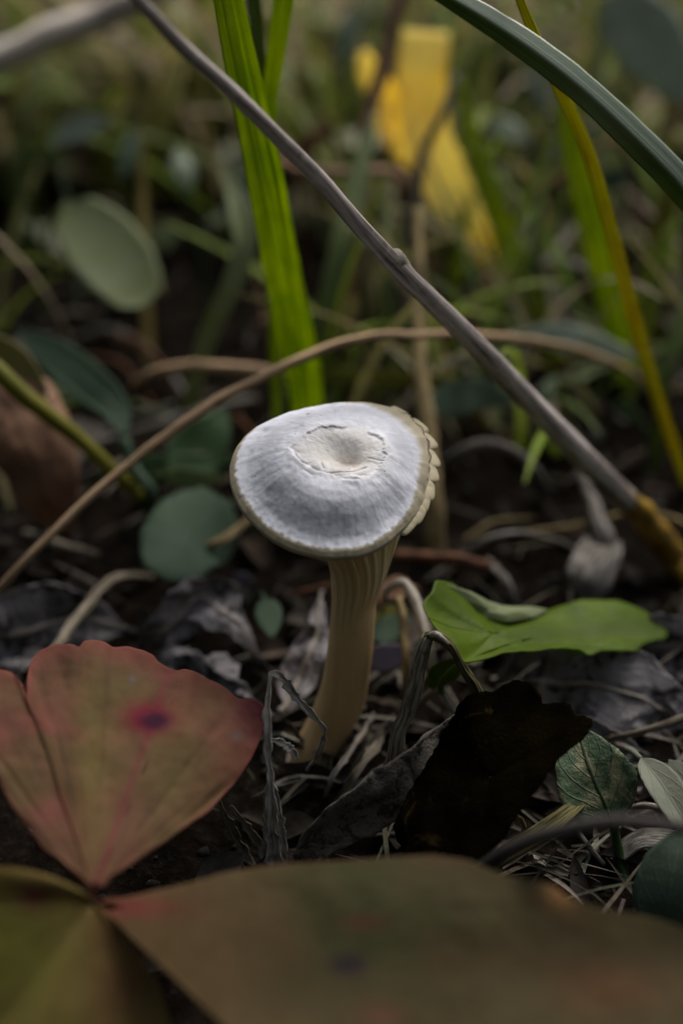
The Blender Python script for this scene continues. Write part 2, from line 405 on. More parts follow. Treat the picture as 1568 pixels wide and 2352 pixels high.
M['black_leaf'] = leaf_mat('rotten leaf shaded black', (0.001, 0.0008, 0.0006), (0.004, 0.003, 0.001), transl=0.0, rough=1.0, spec=0.0, bump=1.0, blotch=(0.022, 0.016, 0.006), blo=(0.56, 0.72), bscale=1.1)  # near black paints the shade on the dark side of the fold
M['grey_dead'] = leaf_mat('grey rotted leaf', (0.27, 0.255, 0.275), (0.15, 0.14, 0.15), vein=(0.27, 0.26, 0.26), nvein=5, transl=0.05, rough=0.9, spec=0.1, blotch=(0.012, 0.010, 0.010), blo=(0.49, 0.62), bscale=2.0, bump=1.0)
M['grey_bark'] = leaf_mat('mottled grey leaf', (0.13, 0.115, 0.10), (0.07, 0.06, 0.055), transl=0.0, rough=0.9, spec=0.1, blotch=(0.02, 0.018, 0.016), blo=(0.5, 0.62), bscale=3.0, bump=1.0)
M['twig'] = dry_mat('grey twig bark', (0.50, 0.445, 0.43), (0.39, 0.345, 0.33), streak=5, rings=40.0, spots=0.66)
M['twig_ochre'] = dry_mat('ochre stem bark', (0.30, 0.19, 0.02), (0.22, 0.12, 0.02), streak=5)
M['stem_brown'] = dry_mat('warm brown dry stem', (0.50, 0.35, 0.22), (0.40, 0.28, 0.17), streak=5, spots=0.68)
M['straw'] = dry_mat('dry straw', (0.26, 0.225, 0.17), (0.19, 0.165, 0.13), streak=7, transl=0.1)
M['straw_grey'] = dry_mat('weathered grey straw', (0.25, 0.235, 0.22), (0.15, 0.14, 0.125), streak=13)
M['straw_pale'] = dry_mat('bleached straw', (0.55, 0.50, 0.45), (0.42, 0.38, 0.33), streak=6, transl=0.1, spots=0.7)
M['straw_olive'] = dry_mat('olive straw', (0.15, 0.135, 0.055), (0.10, 0.09, 0.04), streak=9)
M['straw_dark'] = dry_mat('dark dead stalk', (0.26, 0.235, 0.18), (0.17, 0.155, 0.115), streak=16)
M['stem_murk'] = dry_mat('purplish grey stem', (0.075, 0.066, 0.066), (0.055, 0.048, 0.048), streak=4)
M['strand'] = dry_mat('frayed straw fibre', (0.55, 0.52, 0.48), (0.34, 0.32, 0.29), streak=16)
M['tan_stem'] = dry_mat('tan dry stalk', (0.30, 0.235, 0.12), (0.23, 0.175, 0.08), streak=5, spots=0.72)
M['rust'] = dry_mat('rusty brown stick', (0.15, 0.065, 0.03), (0.10, 0.045, 0.025), streak=5)
M['red_stem'] = dry_mat('red petiole', (0.16, 0.02, 0.03), (0.10, 0.02, 0.02), streak=4)
M['pink_stem'] = dry_mat('pinkish stem', (0.42, 0.26, 0.18), (0.34, 0.2, 0.14), streak=4, spots=0.8)
M['violet'] = leaf_mat('violet petal', (0.07, 0.058, 0.085), (0.04, 0.034, 0.055), transl=0.2)
M['litter'] = col_mat('dry litter', 0.95, 0.05, 2.5, 0.35)
M['cover'] = col_mat('ground cover leaves', 0.5, 0.3, 1.0, 0.65)
M['crumb'] = col_mat('soil crumbs', 0.95, 0.0, 4.0, 0.4, 1.0)

def soil_mat():
    m, t = new_mat('dark woodland soil'); co = cm_coords(t)
    n1 = noise_n(t, co, 0.5, 6, 0.65); n2 = noise_n(t, co, 4.0, 6, 0.7)
    c = mixc(t, ramp_n(t, n1, 0.35, 0.65), (0.005, 0.004, 0.003), (0.013, 0.010, 0.008))
    c = mixc(t, ramp_n(t, n2, 0.5, 0.75), c, (0.025, 0.021, 0.017))
    finish(t, c, 1.0, 0, None, n2, 1.0, 0.002, 0.0); return m
M['soil'] = soil_mat()

def cap_mat():
    m, t = new_mat('white mushroom skin'); co = cm_coords(t); a = nd(t, 'Attribute'); a.attribute_name = 'Col'
    n = noise_n(t, co, 9.0, 6, 0.7); n2 = noise_n(t, co, 2.2, 4, 0.6)
    c = mixc(t, math_n(t, 'MULTIPLY', ramp_n(t, n2, 0.4, 0.75), 0.35), a.outputs[0], mixc(t, 1.0, a.outputs[0], (0.80, 0.80, 0.80), 'MULTIPLY'))
    c = mixc(t, math_n(t, 'MULTIPLY', ramp_n(t, n, 0.52, 0.75), 0.25), c, mixc(t, 1.0, c, (0.72, 0.72, 0.70), 'MULTIPLY'))
    finish(t, c, 0.7, 0, None, n, 0.35, 0.0003, 0.25, sss=0.25, sssr=0.0012); return m
M['cap'] = cap_mat()

def stalk_mat(name, c1, c2, c3):
    m, t = new_mat(name); co = cm_coords(t)
    sp = nd(t, 'Mapping'); sp.inputs['Scale'].default_value = (5, 5, 0.5); t.links.new(co, sp.inputs[0])
    st = noise_n(t, sp.outputs[0], 1.0, 4, 0.6); n = noise_n(t, co, 0.8, 4)
    c = mixc(t, ramp_n(t, st, 0.3, 0.7), c1, c2); c = mixc(t, math_n(t, 'MULTIPLY', ramp_n(t, n, 0.5, 0.75), 0.5), c, c3)
    finish(t, c, 0.55, 0, None, st, 0.35, 0.0003, 0.35, sss=0.3, sssr=0.0025); return m
M['stalk'] = stalk_mat('buff mushroom stalk', (0.68, 0.47, 0.24), (0.60, 0.40, 0.195), (0.74, 0.55, 0.33))
M['gill'] = stalk_mat('cream gill', (0.70, 0.52, 0.30), (0.64, 0.47, 0.26), (0.74, 0.58, 0.38))
M['lobe'] = stalk_mat('cream crimped margin', (0.36, 0.31, 0.20), (0.31, 0.27, 0.175), (0.42, 0.37, 0.26))

# ------------------------------------------------------------------ ground
def axis(core, step, far, grow):
    a = list(np.arange(0, core, step)); s = step
    while a[-1] < far: s *= grow; a.append(a[-1] + s)
    return A(a)
ax = axis(14, 0.22, 4000, 1.13); xs = np.r_[-ax[:0:-1], ax]
ay0 = axis(14, 0.22, 4000, 1.16); ay1 = axis(34, 0.25, 4000, 1.12); ys = np.r_[-ay0[:0:-1], ay1]
gx, gy = np.meshgrid(xs, ys, indexing='ij'); gz = gh(gx, gy)
near = np.exp(-((gx / 60) ** 2 + (gy / 90) ** 2))
gz = gz - 0.12 * near * np.abs(fbm(np.stack([gx, gy, gx * 0], -1) * 2.6, 21, 3))
o = mk('ground', np.stack([gx, gy, gz], -1).reshape(-1, 3), grid_faces(len(xs), len(ys), False, 0, True), M['soil'], base=A((0, 0, 0)))
link_props(o, 'dark woodland soil under the mushroom and litter', 'ground', kind='structure')

# ------------------------------------------------------------------ the mushroom
def build_mushroom():
    t = thing('mushroom', 'white capped mushroom on a curved buff stalk', 'mushroom', (732, 1738, 'g', 0))
    n = unit(0.75 * -FW + 0.66 * (0.13 * RT + 0.99 * UP)); cc = at(768, 1106, 25.4)
    e1 = unit(RT - n * (RT @ n)); e2 = np.cross(n, e1)
    def onplane(px, py, h=0.0):
        r = ray(px, py); q = cc + n * h; k = ((q - C0) @ n) / (r @ n); P = C0 + r * k - q
        return P @ e1, P @ e2
    out = [(528, 1085), (534, 1050), (550, 1018), (575, 992), (603, 975), (640, 957), (680, 943), (720, 934), (770, 927), (830, 926), (870, 929), (905, 938), (940, 958),
           (962, 980), (980, 1008), (987, 1045), (984, 1085), (977, 1125), (966, 1160), (945, 1195), (915, 1228), (880, 1255), (840, 1275), (790, 1284), (740, 1283), (700, 1275), (660, 1261), (620, 1237), (580, 1202), (548, 1160), (533, 1120)]
    q = A([onplane(*p) for p in out]); th = np.arctan2(q[:, 1], q[:, 0]); rr = np.hypot(q[:, 0], q[:, 1]); k = np.argsort(th); th, rr = th[k], rr[k]
    def R(a):
        a = (a + np.pi) % (2 * np.pi) - np.pi
        return np.interp(a, np.r_[th[-3:] - 2 * np.pi, th, th[:3] + 2 * np.pi], np.r_[rr[-3:], rr, rr[:3]])
    na, nr = 420, 130
    a = np.linspace(0, 2 * np.pi, na, endpoint=False)
    Ra = R(a); ker = np.hanning(13); ker /= ker.sum(); Ra = np.convolve(np.r_[Ra[-6:], Ra, Ra[:6]], ker, 'valid')
    Ra = Ra * (1 + 0.006 * vnoise(np.stack([np.cos(a) * 9, np.sin(a) * 9, a * 0], -1), 2))
    s = np.linspace(0, 1, nr) ** 0.9
    ss, aa = np.meshgrid(s, a, indexing='ij'); X = ss * Ra * np.cos(aa); Y = ss * Ra * np.sin(aa)
    front = 0.5 - 0.5 * np.sin(aa)                                    # 1 towards the viewer
    ps = [0, .12, .25, .36, .46, .56, .66, .76, .84, .9, .96, 1.0]
    ph = [.62, .65, .68, .695, .68, .62, .50, .335, .215, .165, .135, .06]
    pb = [.63, .65, .68, .69, .66, .58, .47, .35, .26, .19, .10, .0]
    from_ = np.interp(ss, ps, ph) * front + np.interp(ss, ps, pb) * (1 - front)
    kz = np.hanning(9); kz /= kz.sum(); Z = np.apply_along_axis(lambda c: np.convolve(np.r_[c[4:0:-1], c, [c[-1]] * 4], kz, 'valid'), 0, from_)
    Z[-6:] = from_[-6:] * 0.5 + Z[-6:] * 0.5
    P3 = np.stack([X, Y, X * 0], -1)
    # broken crust round the navel: jagged plate with a raised lip
    cx, cy = onplane(786, 1034, 0.70); dx, dy = X - cx, (Y - cy) / 0.72; pr = np.hypot(dx, dy); pa = np.arctan2(dy, dx)
    rad = 0.80 * (1 + 0.16 * fbm(np.stack([np.cos(pa) * 2.2, np.sin(pa) * 2.2, pa * 0], -1), 31, 2) + 0.05 * vnoise(np.stack([np.cos(pa) * 5, np.sin(pa) * 5, pa * 0], -1), 33) + 0.04 * vnoise(np.stack([np.cos(pa) * 14, np.sin(pa) * 14, pa * 0], -1), 35))
    dd = pr - rad
    mask = 0.05 + 0.95 * np.clip(0.6 + 1.6 * vnoise(np.stack([np.cos(pa) * 3.1, np.sin(pa) * 3.1, pa * 0 + 4], -1), 37), 0, 1)
    Z += mask * (-0.036 / (1 + np.exp(dd / 0.016)) * np.exp(-np.maximum(-dd, 0) / 0.09) + 0.03 * np.exp(-np.maximum(dd, 0) / 0.10) / (1 + np.exp(-dd / 0.012)))
    for (p1, p2, dep) in (((676, 1040), (690, 1060), .05), ((690, 1060), (704, 1068), .035), ((718, 1072), (752, 1084), .045), ((752, 1084), (800, 1080), .05), ((800, 1080), (838, 1074), .035), ((850, 1047), (872, 1053), .022), ((737, 1062), (742, 1070), .03), ((702, 1080), (716, 1088), .02), ((792, 1098), (820, 1100), .02)):
        A1, A2 = A(onplane(*p1, 0.69)), A(onplane(*p2, 0.69)); d = A2 - A1; L = np.linalg.norm(d); d /= L
        tt = (X - A1[0]) * d[0] + (Y - A1[1]) * d[1]; w_ = -(X - A1[0]) * d[1] + (Y - A1[1]) * d[0] + 0.03 * vnoise(P3 * 5, 3)
        en = np.clip(np.minimum(tt, L - tt) / 0.06 + 1, 0, 1)
        Z += en * (-dep * np.exp(-(w_ / 0.022) ** 2) + 0.014 * np.exp(-((w_ + 0.06) / 0.05) ** 2))
    kx, ky = onplane(803, 1052, 0.66); Z -= 0.13 * np.exp(-(((X - kx) / 0.30) ** 2 + ((Y - ky) / 0.26) ** 2))
    bx_, by_ = onplane(790, 1000, 0.7); Z += 0.07 * np.exp(-(((X - bx_) / 0.32) ** 2 + ((Y - by_) / 0.22) ** 2))
    hx, hy = onplane(925, 1128, 0.3); Z += 0.09 * np.exp(-(((X - hx) / 0.22) ** 2 + ((Y - hy) / 0.30) ** 2))
    Z += 0.018 * fbm(P3 * 2.4, 41, 4) * np.clip(ss * 3, 0, 1)
    fib = fbm(np.stack([np.cos(aa) * 16, np.sin(aa) * 16, ss * 3.0], -1), 43, 3); Z += 0.010 * fib * np.clip(ss - 0.35, 0, 1) * 2
    Z += 0.008 * fbm(P3 * 11, 45, 3) + 0.014 * fbm(P3 * 5.5, 46, 3) * np.exp(-((pr - 0.85) / 0.35) ** 2)
    fine = fbm(np.stack([np.cos(aa) * 55, np.sin(aa) * 55, ss * 6.0], -1), 47, 2); Z += 0.004 * fine * np.clip(ss - 0.4, 0, 1)
    # colours: white skin, buff hyaline margin wider at the back right, pinkish navel, dark specks
    bw = 0.062 + 0.15 * np.exp(-(((aa - 0.95 + np.pi) % (2 * np.pi) - np.pi) / 0.42) ** 2) + 0.05 * np.exp(-(((aa - 0.1 + np.pi) % (2 * np.pi) - np.pi) / 0.5) ** 2) - 0.045 * np.exp(-(((aa - 2.2 + np.pi) % (2 * np.pi) - np.pi) / 0.6) ** 2)
    soft = 0.012 + 0.06 * np.exp(-(((aa - 0.8 + np.pi) % (2 * np.pi) - np.pi) / 0.8) ** 2)
    jag = 0.016 * vnoise(np.stack([np.cos(aa) * 26, np.sin(aa) * 26, ss * 2], -1), 51) + 0.012 * vnoise(np.stack([np.cos(aa) * 60, np.sin(aa) * 60, ss * 2], -1), 52)
    e = np.clip((ss - (1 - bw) + jag) / soft * 0.5 + 0.5, 0, 1); e = (e * e * (3 - 2 * e))[..., None]
    white = A((0.585, 0.605, 0.695)) * (1 + (0.10 * fib + 0.06 * fine)[..., None] * np.clip((ss - 0.38) * 4, 0, 1)[..., None] + 0.07 * fbm(P3 * 8, 49, 4)[..., None]) ; buff = A((0.33, 0.295, 0.215)) * (1 + 0.12 * vnoise(np.stack([np.cos(aa) * 22, np.sin(aa) * 22, ss * 0], -1), 54)[..., None])
    inner = np.clip((rad + 0.28 - pr) / 0.6, 0, 1)[..., None]; white = white * (1 - inner) + A((0.67, 0.66, 0.655)) * inner
    shade_ring = np.exp(-((ss - 0.68) / 0.12) ** 2) * (0.6 + 0.4 * fib); halo = np.exp(-((pr - 0.95) / 0.16) ** 2) * np.clip(0.5 + 1.5 * fbm(P3 * 4.5, 81, 3), 0, 1)
    white = white * (1 - 0.26 * shade_ring[..., None] + 0.24 * halo[..., None] + 0.10 * np.clip((ss - 0.8) / 0.1, 0, 1)[..., None])  # grey ring paints shade on the slope, whiter brim paints light
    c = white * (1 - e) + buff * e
    pk = np.exp(-(((X - kx) / 0.24) ** 2 + ((Y - ky) / 0.16) ** 2))[..., None] * 0.8; c = c * (1 - pk) + A((0.36, 0.29, 0.25)) * pk
    for (sx, sy, sr, hh) in ((707, 953, .035, .35), (803, 1071, .018, .66), (677, 1003, .014, .6), (585, 1103, .014, .2), (735, 965, .012, .4), (883, 1085, .012, .6), (600, 1060, .012, .3), (640, 1120, .010, .3), (770, 955, .012, .35)):
        ux, uy = onplane(sx, sy, hh); k_ = np.exp(-((np.hypot(X - ux, Y - uy) / sr) ** 4))[..., None]; c = c * (1 - k_) + A((0.03, 0.03, 0.035)) * k_
    dirt = np.clip(fbm(P3 * 3.1, 71, 4) - 0.22, 0, 1)[..., None]; c = c * (1 - dirt * 0.8)
    top = cc + X[..., None] * e1 + Y[..., None] * e2 + Z[..., None] * n
    # rolled lip and thin underside
    lip = []
    for f, z in ((1.006, -0.015), (1.0, -0.035), (0.97, -0.045), (0.9, -0.02), (0.75, 0.05), (0.4, 0.2), (0.0, 0.3)):
        lip.append(cc + (Ra * f * np.cos(a))[:, None] * e1 + (Ra * f * np.sin(a))[:, None] * e2 + z * n)
    G = np.concatenate([top, A(lip)], 0)
    cl = np.concatenate([c, np.tile(A((0.33, 0.29, 0.205)), (len(lip), na, 1))], 0)
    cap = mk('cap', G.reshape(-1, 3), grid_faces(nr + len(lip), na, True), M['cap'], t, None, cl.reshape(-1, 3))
    # stalk and funnel: rings from the soil to the rim
    RG = [(676, 1792, -0.15, 42), (700, 1755, -0.15, 47), (722, 1722, -0.1, 50), (755, 1670, 0, 53), (785, 1600, 0, 54), (803, 1500, 0, 52), (810, 1420, 0, 51), (814, 1370, 0, 52), (820, 1335, 0.02, 58)]
    W = A([pt((x, y, 'y', d)) for x, y, d, r in RG]); rc = A([r for *_, r in RG]) * depth(W) / FPX
    Cn, rs = spline(list(W), 60, rc); rs = rs[:, 0]
    ns = 120; b = np.linspace(0, 2 * np.pi, ns, endpoint=False); rings = []
    for i in range(60):
        f = max(0, (i - 45) / 15) ** 1.5; d1 = e1; d2 = unit(A((0, 1.0, 0)) * (1 - f) + e2 * f)
        lump = 1 + 0.03 * vnoise(np.stack([np.cos(b) * 1.5, np.sin(b) * 1.5, np.full(ns, i * 0.12)], -1), 61)
        rings.append(Cn[i] + (rs[i] * lump)[:, None] * (np.cos(b)[:, None] * d1 + np.sin(b)[:, None] * d2))
    rf = 0.60 + 0.34 * np.clip(np.cos(b - 0.35), 0, 1) ** 1.5
    rim = cc + (R(b) * rf * np.cos(b))[:, None] * e1 + (R(b) * rf * np.sin(b))[:, None] * e2 + (0.16 - 0.26 * (rf - 0.6) / 0.34)[:, None] * n
    last = A(rings[-1]); up = unit(A(rings[-1]) - A(rings[-4])) * np.linalg.norm(rim - last, axis=1, keepdims=True)
    for f in np.linspace(0, 1, 25)[1:]:
        m1 = up * 1.0
        h00, h10, h01, h11 = 2 * f**3 - 3 * f**2 + 1, f**3 - 2 * f**2 + f, -2 * f**3 + 3 * f**2, f**3 - f**2
        rings.append(h00 * last + h10 * m1 + h01 * rim + h11 * (rim - last) * 1.2)
    G = A(rings); G2 = np.concatenate([G, [np.tile(cc + 0.1 * n, (ns, 1))]])
    mk('stalk', G2.reshape(-1, 3), grid_faces(len(G2), ns, True, 0, True), M['stalk'], t)
    N = grid_normals(np.concatenate([G[:, -1:], G, G[:, :1]], 1))[:, 1:-1]
    ctr = G.mean(1, keepdims=True); N = np.where(((G - ctr) * N).sum(-1, keepdims=True) < 0, -N, N)
    ng = 20
    for g in range(ng):
        j = int((g + rng.uniform(-.25, .25)) * ns / ng) % ns; i0 = rng.randint(46, 57); idx = np.arange(i0, len(G), 1)
        base = G[idx, j]; nn = N[idx, j]; tv = unit(np.roll(G, -1, 1)[idx, j] - np.roll(G, 1, 1)[idx, j])
        uu = np.linspace(0, 1, len(idx)); dep = 0.013 * np.sin(np.pi * np.clip(uu, 0, 1)) ** 1.2 + 0.002; wd = (0.030 + 0.030 * uu) * np.clip(uu * 5, 0.04, 1)
        sec = np.stack([base - nn * .02 - tv * (wd * 1.5)[:, None], base + nn * (dep * .7)[:, None] - tv * wd[:, None], base + nn * dep[:, None], base + nn * (dep * .7)[:, None] + tv * wd[:, None], base - nn * .02 + tv * (wd * 1.5)[:, None]], 1)
        F = grid_faces(len(idx), 5, True, 0).tolist(); F += [[4, 3, 2, 1, 0], [(len(idx) - 1) * 5 + q for q in range(5)]]
        mk('gill', sec.reshape(-1, 3), F, M['gill'], t)
    # crimped margin: puffed gill ends curling over the rim on the right
    ang = np.linspace(1.0, -0.62, 9)
    for i, al in enumerate(ang):
        al += rng.uniform(-.015, .015); r0 = float(R(A([al]))[0]); big = 0.35 + 0.75 * math.sin(math.pi * (i + 0.8) / 9.8)
        rd = math.cos(al) * e1 + math.sin(al) * e2; tg = -math.sin(al) * e1 + math.cos(al) * e2
        ext = 0.14 * big * rng.uniform(0.85, 1.15); hw = 0.235 * (0.9 + 0.25 * rng.random()); sk = rng.uniform(-.35, -.05)
        # a pillow-shaped gill end: starts under the skin, swells, ends in a round scallop
        uu, vv = np.meshgrid(np.linspace(0, 1, 16), np.linspace(-1, 1, 15), indexing='ij')
        sc = np.maximum(1 - np.abs(vv) ** 3.2, 0) ** 0.5
        rr_ = -0.16 + uu * (0.16 + ext * sc + 0.02)
        puff = 0.024 * np.sqrt(np.maximum(1 - (2 * uu - 1) ** 2, 0)) * sc ** 0.6 * (1 - 0.5 * np.exp(-((vv - 0.1 - 0.2 * uu) / 0.12) ** 2))
        o3 = cc + rd * r0
        Tp = o3 + rr_[..., None] * rd + ((vv * hw) + sk * 0.3 * uu * hw)[..., None] * tg + (0.0 + puff - 0.10 * np.maximum(uu - 0.4, 0) ** 2 + 0.014 * vv)[..., None] * n
        Bt = Tp - (2 * puff + 0.004)[..., None] * n
        V = np.vstack([Tp.reshape(-1, 3), Bt.reshape(-1, 3)]); m_ = 16 * 15
        F = np.vstack([grid_faces(16, 15, False, 0, True), grid_faces(16, 15, False, m_)])
        ring = np.r_[np.arange(15), np.arange(1, 16) * 15 + 14, 15 * 15 + np.arange(13, -1, -1), np.arange(14, 0, -1) * 15]; r2 = np.roll(ring, -1)
        F = np.vstack([F, np.stack([ring, r2, r2 + m_, ring + m_], 1)])
        mk('margin_lobe', V, F, M['lobe'], cap)
    # the brown line where the skin is torn from the lobes
    al = np.linspace(1.0, 0.05, 26); r0 = R(al) * (0.992 + 0.012 * np.sin(al * 37)); P = cc + (r0 * np.cos(al))[:, None] * e1 + (r0 * np.sin(al))[:, None] * e2 + n * 0.052
    V, F, uv = tube_geo(list(P), [0.8, 1.3, 0.8], n=60, sides=6); mk('torn_edge', V, F, M['rust'], cap, uv)
build_mushroom()

# ------------------------------------------------------------------ reddish compound leaf in the foreground
def blend(c, k, d):
    k = np.clip(k, 0, 1)[:, None]; return c * (1 - k) + A(d) * k
def spot(px, py, x, y, rx, ry, p=2): return np.exp(-((((px - x) / rx) ** 2 + ((py - y) / ry) ** 2) ** (p / 2)))

def red_compound_leaf():
    t = thing('compound_leaf', 'large reddish brown leaf of broad leaflets with purple spots, in front of the mushroom', 'leaf', (330, 2420, 'g'))
    c0 = (214, 2052, 20.9)
    def up_col(px, py, V, uv):
        n = fbm(V * 0.55, 5, 3); n2 = fbm(V * 1.4, 8, 3)
        c = np.tile(A((0.14, 0.062, 0.040)), (len(V), 1))
        c = blend(c, n * 1.6 + 0.3, (0.11, 0.078, 0.034)); c = blend(c, n2 * 1.5, (0.165, 0.058, 0.046))
        c = blend(c, fbm(np.stack([uv[:, 1] * 26, uv[:, 0] * 3, uv[:, 0] * 0], -1), 77, 3) * 1.3, (0.06, 0.032, 0.018))
        c = blend(c, spot(px, py, 215, 1760, 45, 220) * 0.6, (0.13, 0.105, 0.03))
        c = blend(c, spot(px, py, 400, 1780, 60, 120) * 0.5, (0.12, 0.095, 0.035))
        e = uv[:, 0]; c = blend(c, np.clip((e - 0.88) / 0.12, 0, 1) * 0.55, (0.21, 0.055, 0.05))
        c = blend(c, spot(px, py, 600, 1640, 70, 70) * 0.7, (0.14, 0.03, 0.045))
        # main vein, dark red line from the base through the spot
        l = np.abs((px - 214) - (py - 2052) * (352 - 214) / (1655 - 2052.0)); c = blend(c, np.exp(-(l / 9) ** 2) * 0.7, (0.15, 0.04, 0.04))
        for tx, ty in ((120, 1490), (480, 1560), (20, 1560), (560, 1690)):
            l = np.abs((px - 214) - (py - 2052) * (tx - 214) / (ty - 2052.0)) ; c = blend(c, np.exp(-(l / 8) ** 2) * 0.3 * (py < 2010), (0.13, 0.06, 0.035))
        c = blend(c, np.clip(spot(px, py, 340, 1650, 58, 38) * 1.2, 0, 0.95), (0.17, 0.012, 0.03)); c = blend(c, np.clip(spot(px, py, 355, 1656, 34, 20) * 1.3, 0, 0.97), (0.03, 0.004, 0.018))
        c = blend(c, spot(px, py, 305, 1560, 9, 9) + spot(px, py, 545, 1690, 16, 10) * 0.8, (0.13, 0.095, 0.09))
        return c
    B = [(195, 2040, 20.9), (150, 1990, 21.0), (100, 1945, 21.2), (60, 1895, 21.5), (25, 1850, 21.7), (-5, 1790, 22.0), (-40, 1730, 22.3), (-65, 1640, 22.8), (-45, 1570, 23.3), (-10, 1540, 23.6), (25, 1548, 23.6), (48, 1570, 23.4), (62, 1608, 23.1),
         (64, 1560, 23.6), (70, 1520, 24.0), (90, 1490, 24.3), (130, 1479, 24.5), (165, 1484, 24.5), (180, 1494, 24.5), (190, 1478, 24.7), (215, 1473, 24.8), (242, 1480, 24.8), (258, 1492, 24.7), (290, 1490, 24.8), (330, 1500, 24.8), (352, 1508, 24.8), (362, 1520, 24.7), (385, 1532, 24.7), (408, 1537, 24.7),
         (425, 1528, 24.8), (450, 1537, 24.8), (480, 1558, 24.8), (512, 1580, 24.8), (530, 1598, 24.7), (545, 1612, 24.7), (575, 1612, 24.8), (605, 1622, 24.9), (611, 1645, 24.8), (596, 1700, 24.4), (575, 1745, 24.0), (540, 1795, 23.5), (490, 1850, 22.9), (430, 1897, 22.3), (370, 1940, 21.9), (310, 1975, 21.5), (262, 2005, 21.2), (238, 2040, 20.9)]
    lf, G = fan('leaflet', c0, B, M['red_leaf'], t, up_col, pleat=0.10, npleat=5, bulge=0.10, crumple=0.18, freq=0.8, nr=90, na=520)
    lf['label'] = 'upper leaflet with a dark red spot and toothed far edge'
    k = int(0.60 * 520); X = [G[i, k] + A((0, 0, -0.01)) for i in range(2, 80, 8)]; V, F, uv = tube_geo(X, [4.5, 3, 1.5], n=30, sides=6); mk('vein', V, F, M['red_stem'], lf, uv)
    def rt_col(px, py, V, uv):
        n = fbm(V * 0.5, 15, 3); n2 = fbm(V * 1.2, 18, 3)
        c = np.tile(A((0.052, 0.040, 0.017)), (len(V), 1)); c = blend(c, n * 1.8 + 0.2, (0.040, 0.044, 0.016)); c = blend(c, n2 * 1.1, (0.054, 0.033, 0.014))
        c = blend(c, np.clip((760 - px) / 450, 0, 1) * 0.8, (0.12, 0.072, 0.034))
        c = blend(c, np.clip((uv[:, 0] - 0.85) / 0.15, 0, 1) * (py < 2130) * np.clip((1100 - px) / 500, 0, 1) * 0.7, (0.13, 0.045, 0.03))
        c = blend(c, spot(px, py, 1290, 2055, 40, 30) * 0.9, (0.24, 0.12, 0.05)); c = blend(c, spot(px, py, 1400, 2270, 140, 60) * 0.5, (0.12, 0.05, 0.025))
        c = blend(c, spot(px, py, 800, 2216, 42, 28, 3) * 0.95, (0.022, 0.014, 0.02)); c = blend(c, spot(px, py, 835, 2118, 52, 22) * 0.8, (0.075, 0.03, 0.02))
        c = blend(c, spot(px, py, 290, 2085, 120, 26) * 0.9, (0.15, 0.035, 0.03)); c = blend(c, spot(px, py, 880, 2330, 60, 30) * 0.4, (0.12, 0.035, 0.03))
        return c
    B = [(240, 2062), (300, 2060), (380, 2045), (460, 2022), (540, 2002), (620, 1990), (700, 1983), (800, 1976), (900, 1968), (985, 1964), (1070, 1975), (1130, 2000), (1200, 2018), (1270, 2035), (1300, 2062), (1380, 2085), (1480, 2100), (1570, 2130), (1680, 2190), (1760, 2290),
         (1740, 2420), (1600, 2540), (1400, 2620), (1150, 2640), (900, 2600), (720, 2520), (590, 2430), (500, 2345), (425, 2265), (365, 2210), (310, 2150), (262, 2105)]
    zf = lambda x, y: 3.3 + 0.85 * np.tanh((x - 225) / 1000.0) - 0.35 * np.tanh((y - 2060) / 330.0) + 0.10 * np.sin((y - 2000) / 70.0 + x / 900.0) * np.tanh((x - 225) / 500.0)
    B = [(x, y, 'z', float(zf(x, y))) for x, y in B]
    lf, G = fan('leaflet', (225, 2078, 'z', 3.3), B, M['red_leaf'], t, rt_col, pleat=0.0, bulge=0.0, crumple=0.16, freq=0.6, zfun=zf, nr=90, na=260)
    lf['label'] = 'dark olive leaflet with a black spot'
    def lt_col(px, py, V, uv):
        n = fbm(V * 0.6, 25, 3); c = np.tile(A((0.15, 0.122, 0.035)), (len(V), 1)); c = blend(c, n * 1.6 + 0.2, (0.115, 0.07, 0.026))
        c = blend(c, spot(px, py, 20, 2190, 120, 110) * 0.7, (0.09, 0.10, 0.014)); c = blend(c, spot(px, py, 80, 2060, 40, 30), (0.08, 0.026, 0.02)); c = blend(c, spot(px, py, 300, 2260, 110, 110) * 0.7, (0.115, 0.056, 0.03))
        c = blend(c, np.clip((uv[:, 0] - 0.85) / 0.15, 0, 1) * 0.4, (0.20, 0.09, 0.04)); return c
    B = [(205, 2062, 20.8), (170, 2035, 20.7), (110, 2012, 20.5), (40, 1995, 20.3), (-60, 1990, 20.0), (-170, 2030, 19.7), (-260, 2120, 19.4), (-280, 2260, 19.3), (-230, 2420, 19.3), (-90, 2540, 19.5), (80, 2580, 19.7), (260, 2560, 19.9), (370, 2480, 20.1), (400, 2380, 20.3), (365, 2270, 20.5), (320, 2190, 20.7), (270, 2130, 20.8), (232, 2100, 20.8)]
    lf, G = fan('leaflet', (212, 2070, 20.85), B, M['red_leaf'], t, lt_col, pleat=0.12, npleat=4, bulge=0.08, crumple=0.08, freq=0.7, nr=34, na=200)
    lf['label'] = 'yellowish green leaflet with a purple blotch'
    V, F, uv = tube_geo([(216, 2060, 20.9), (225, 2085, 21.2), (260, 2200, 22.0), (300, 2330, 22.6), (330, 2420, 'g')], [9, 8, 8, 9], n=30, sides=10); mk('petiole', V, F, M['red_stem'], t, uv)
red_compound_leaf()

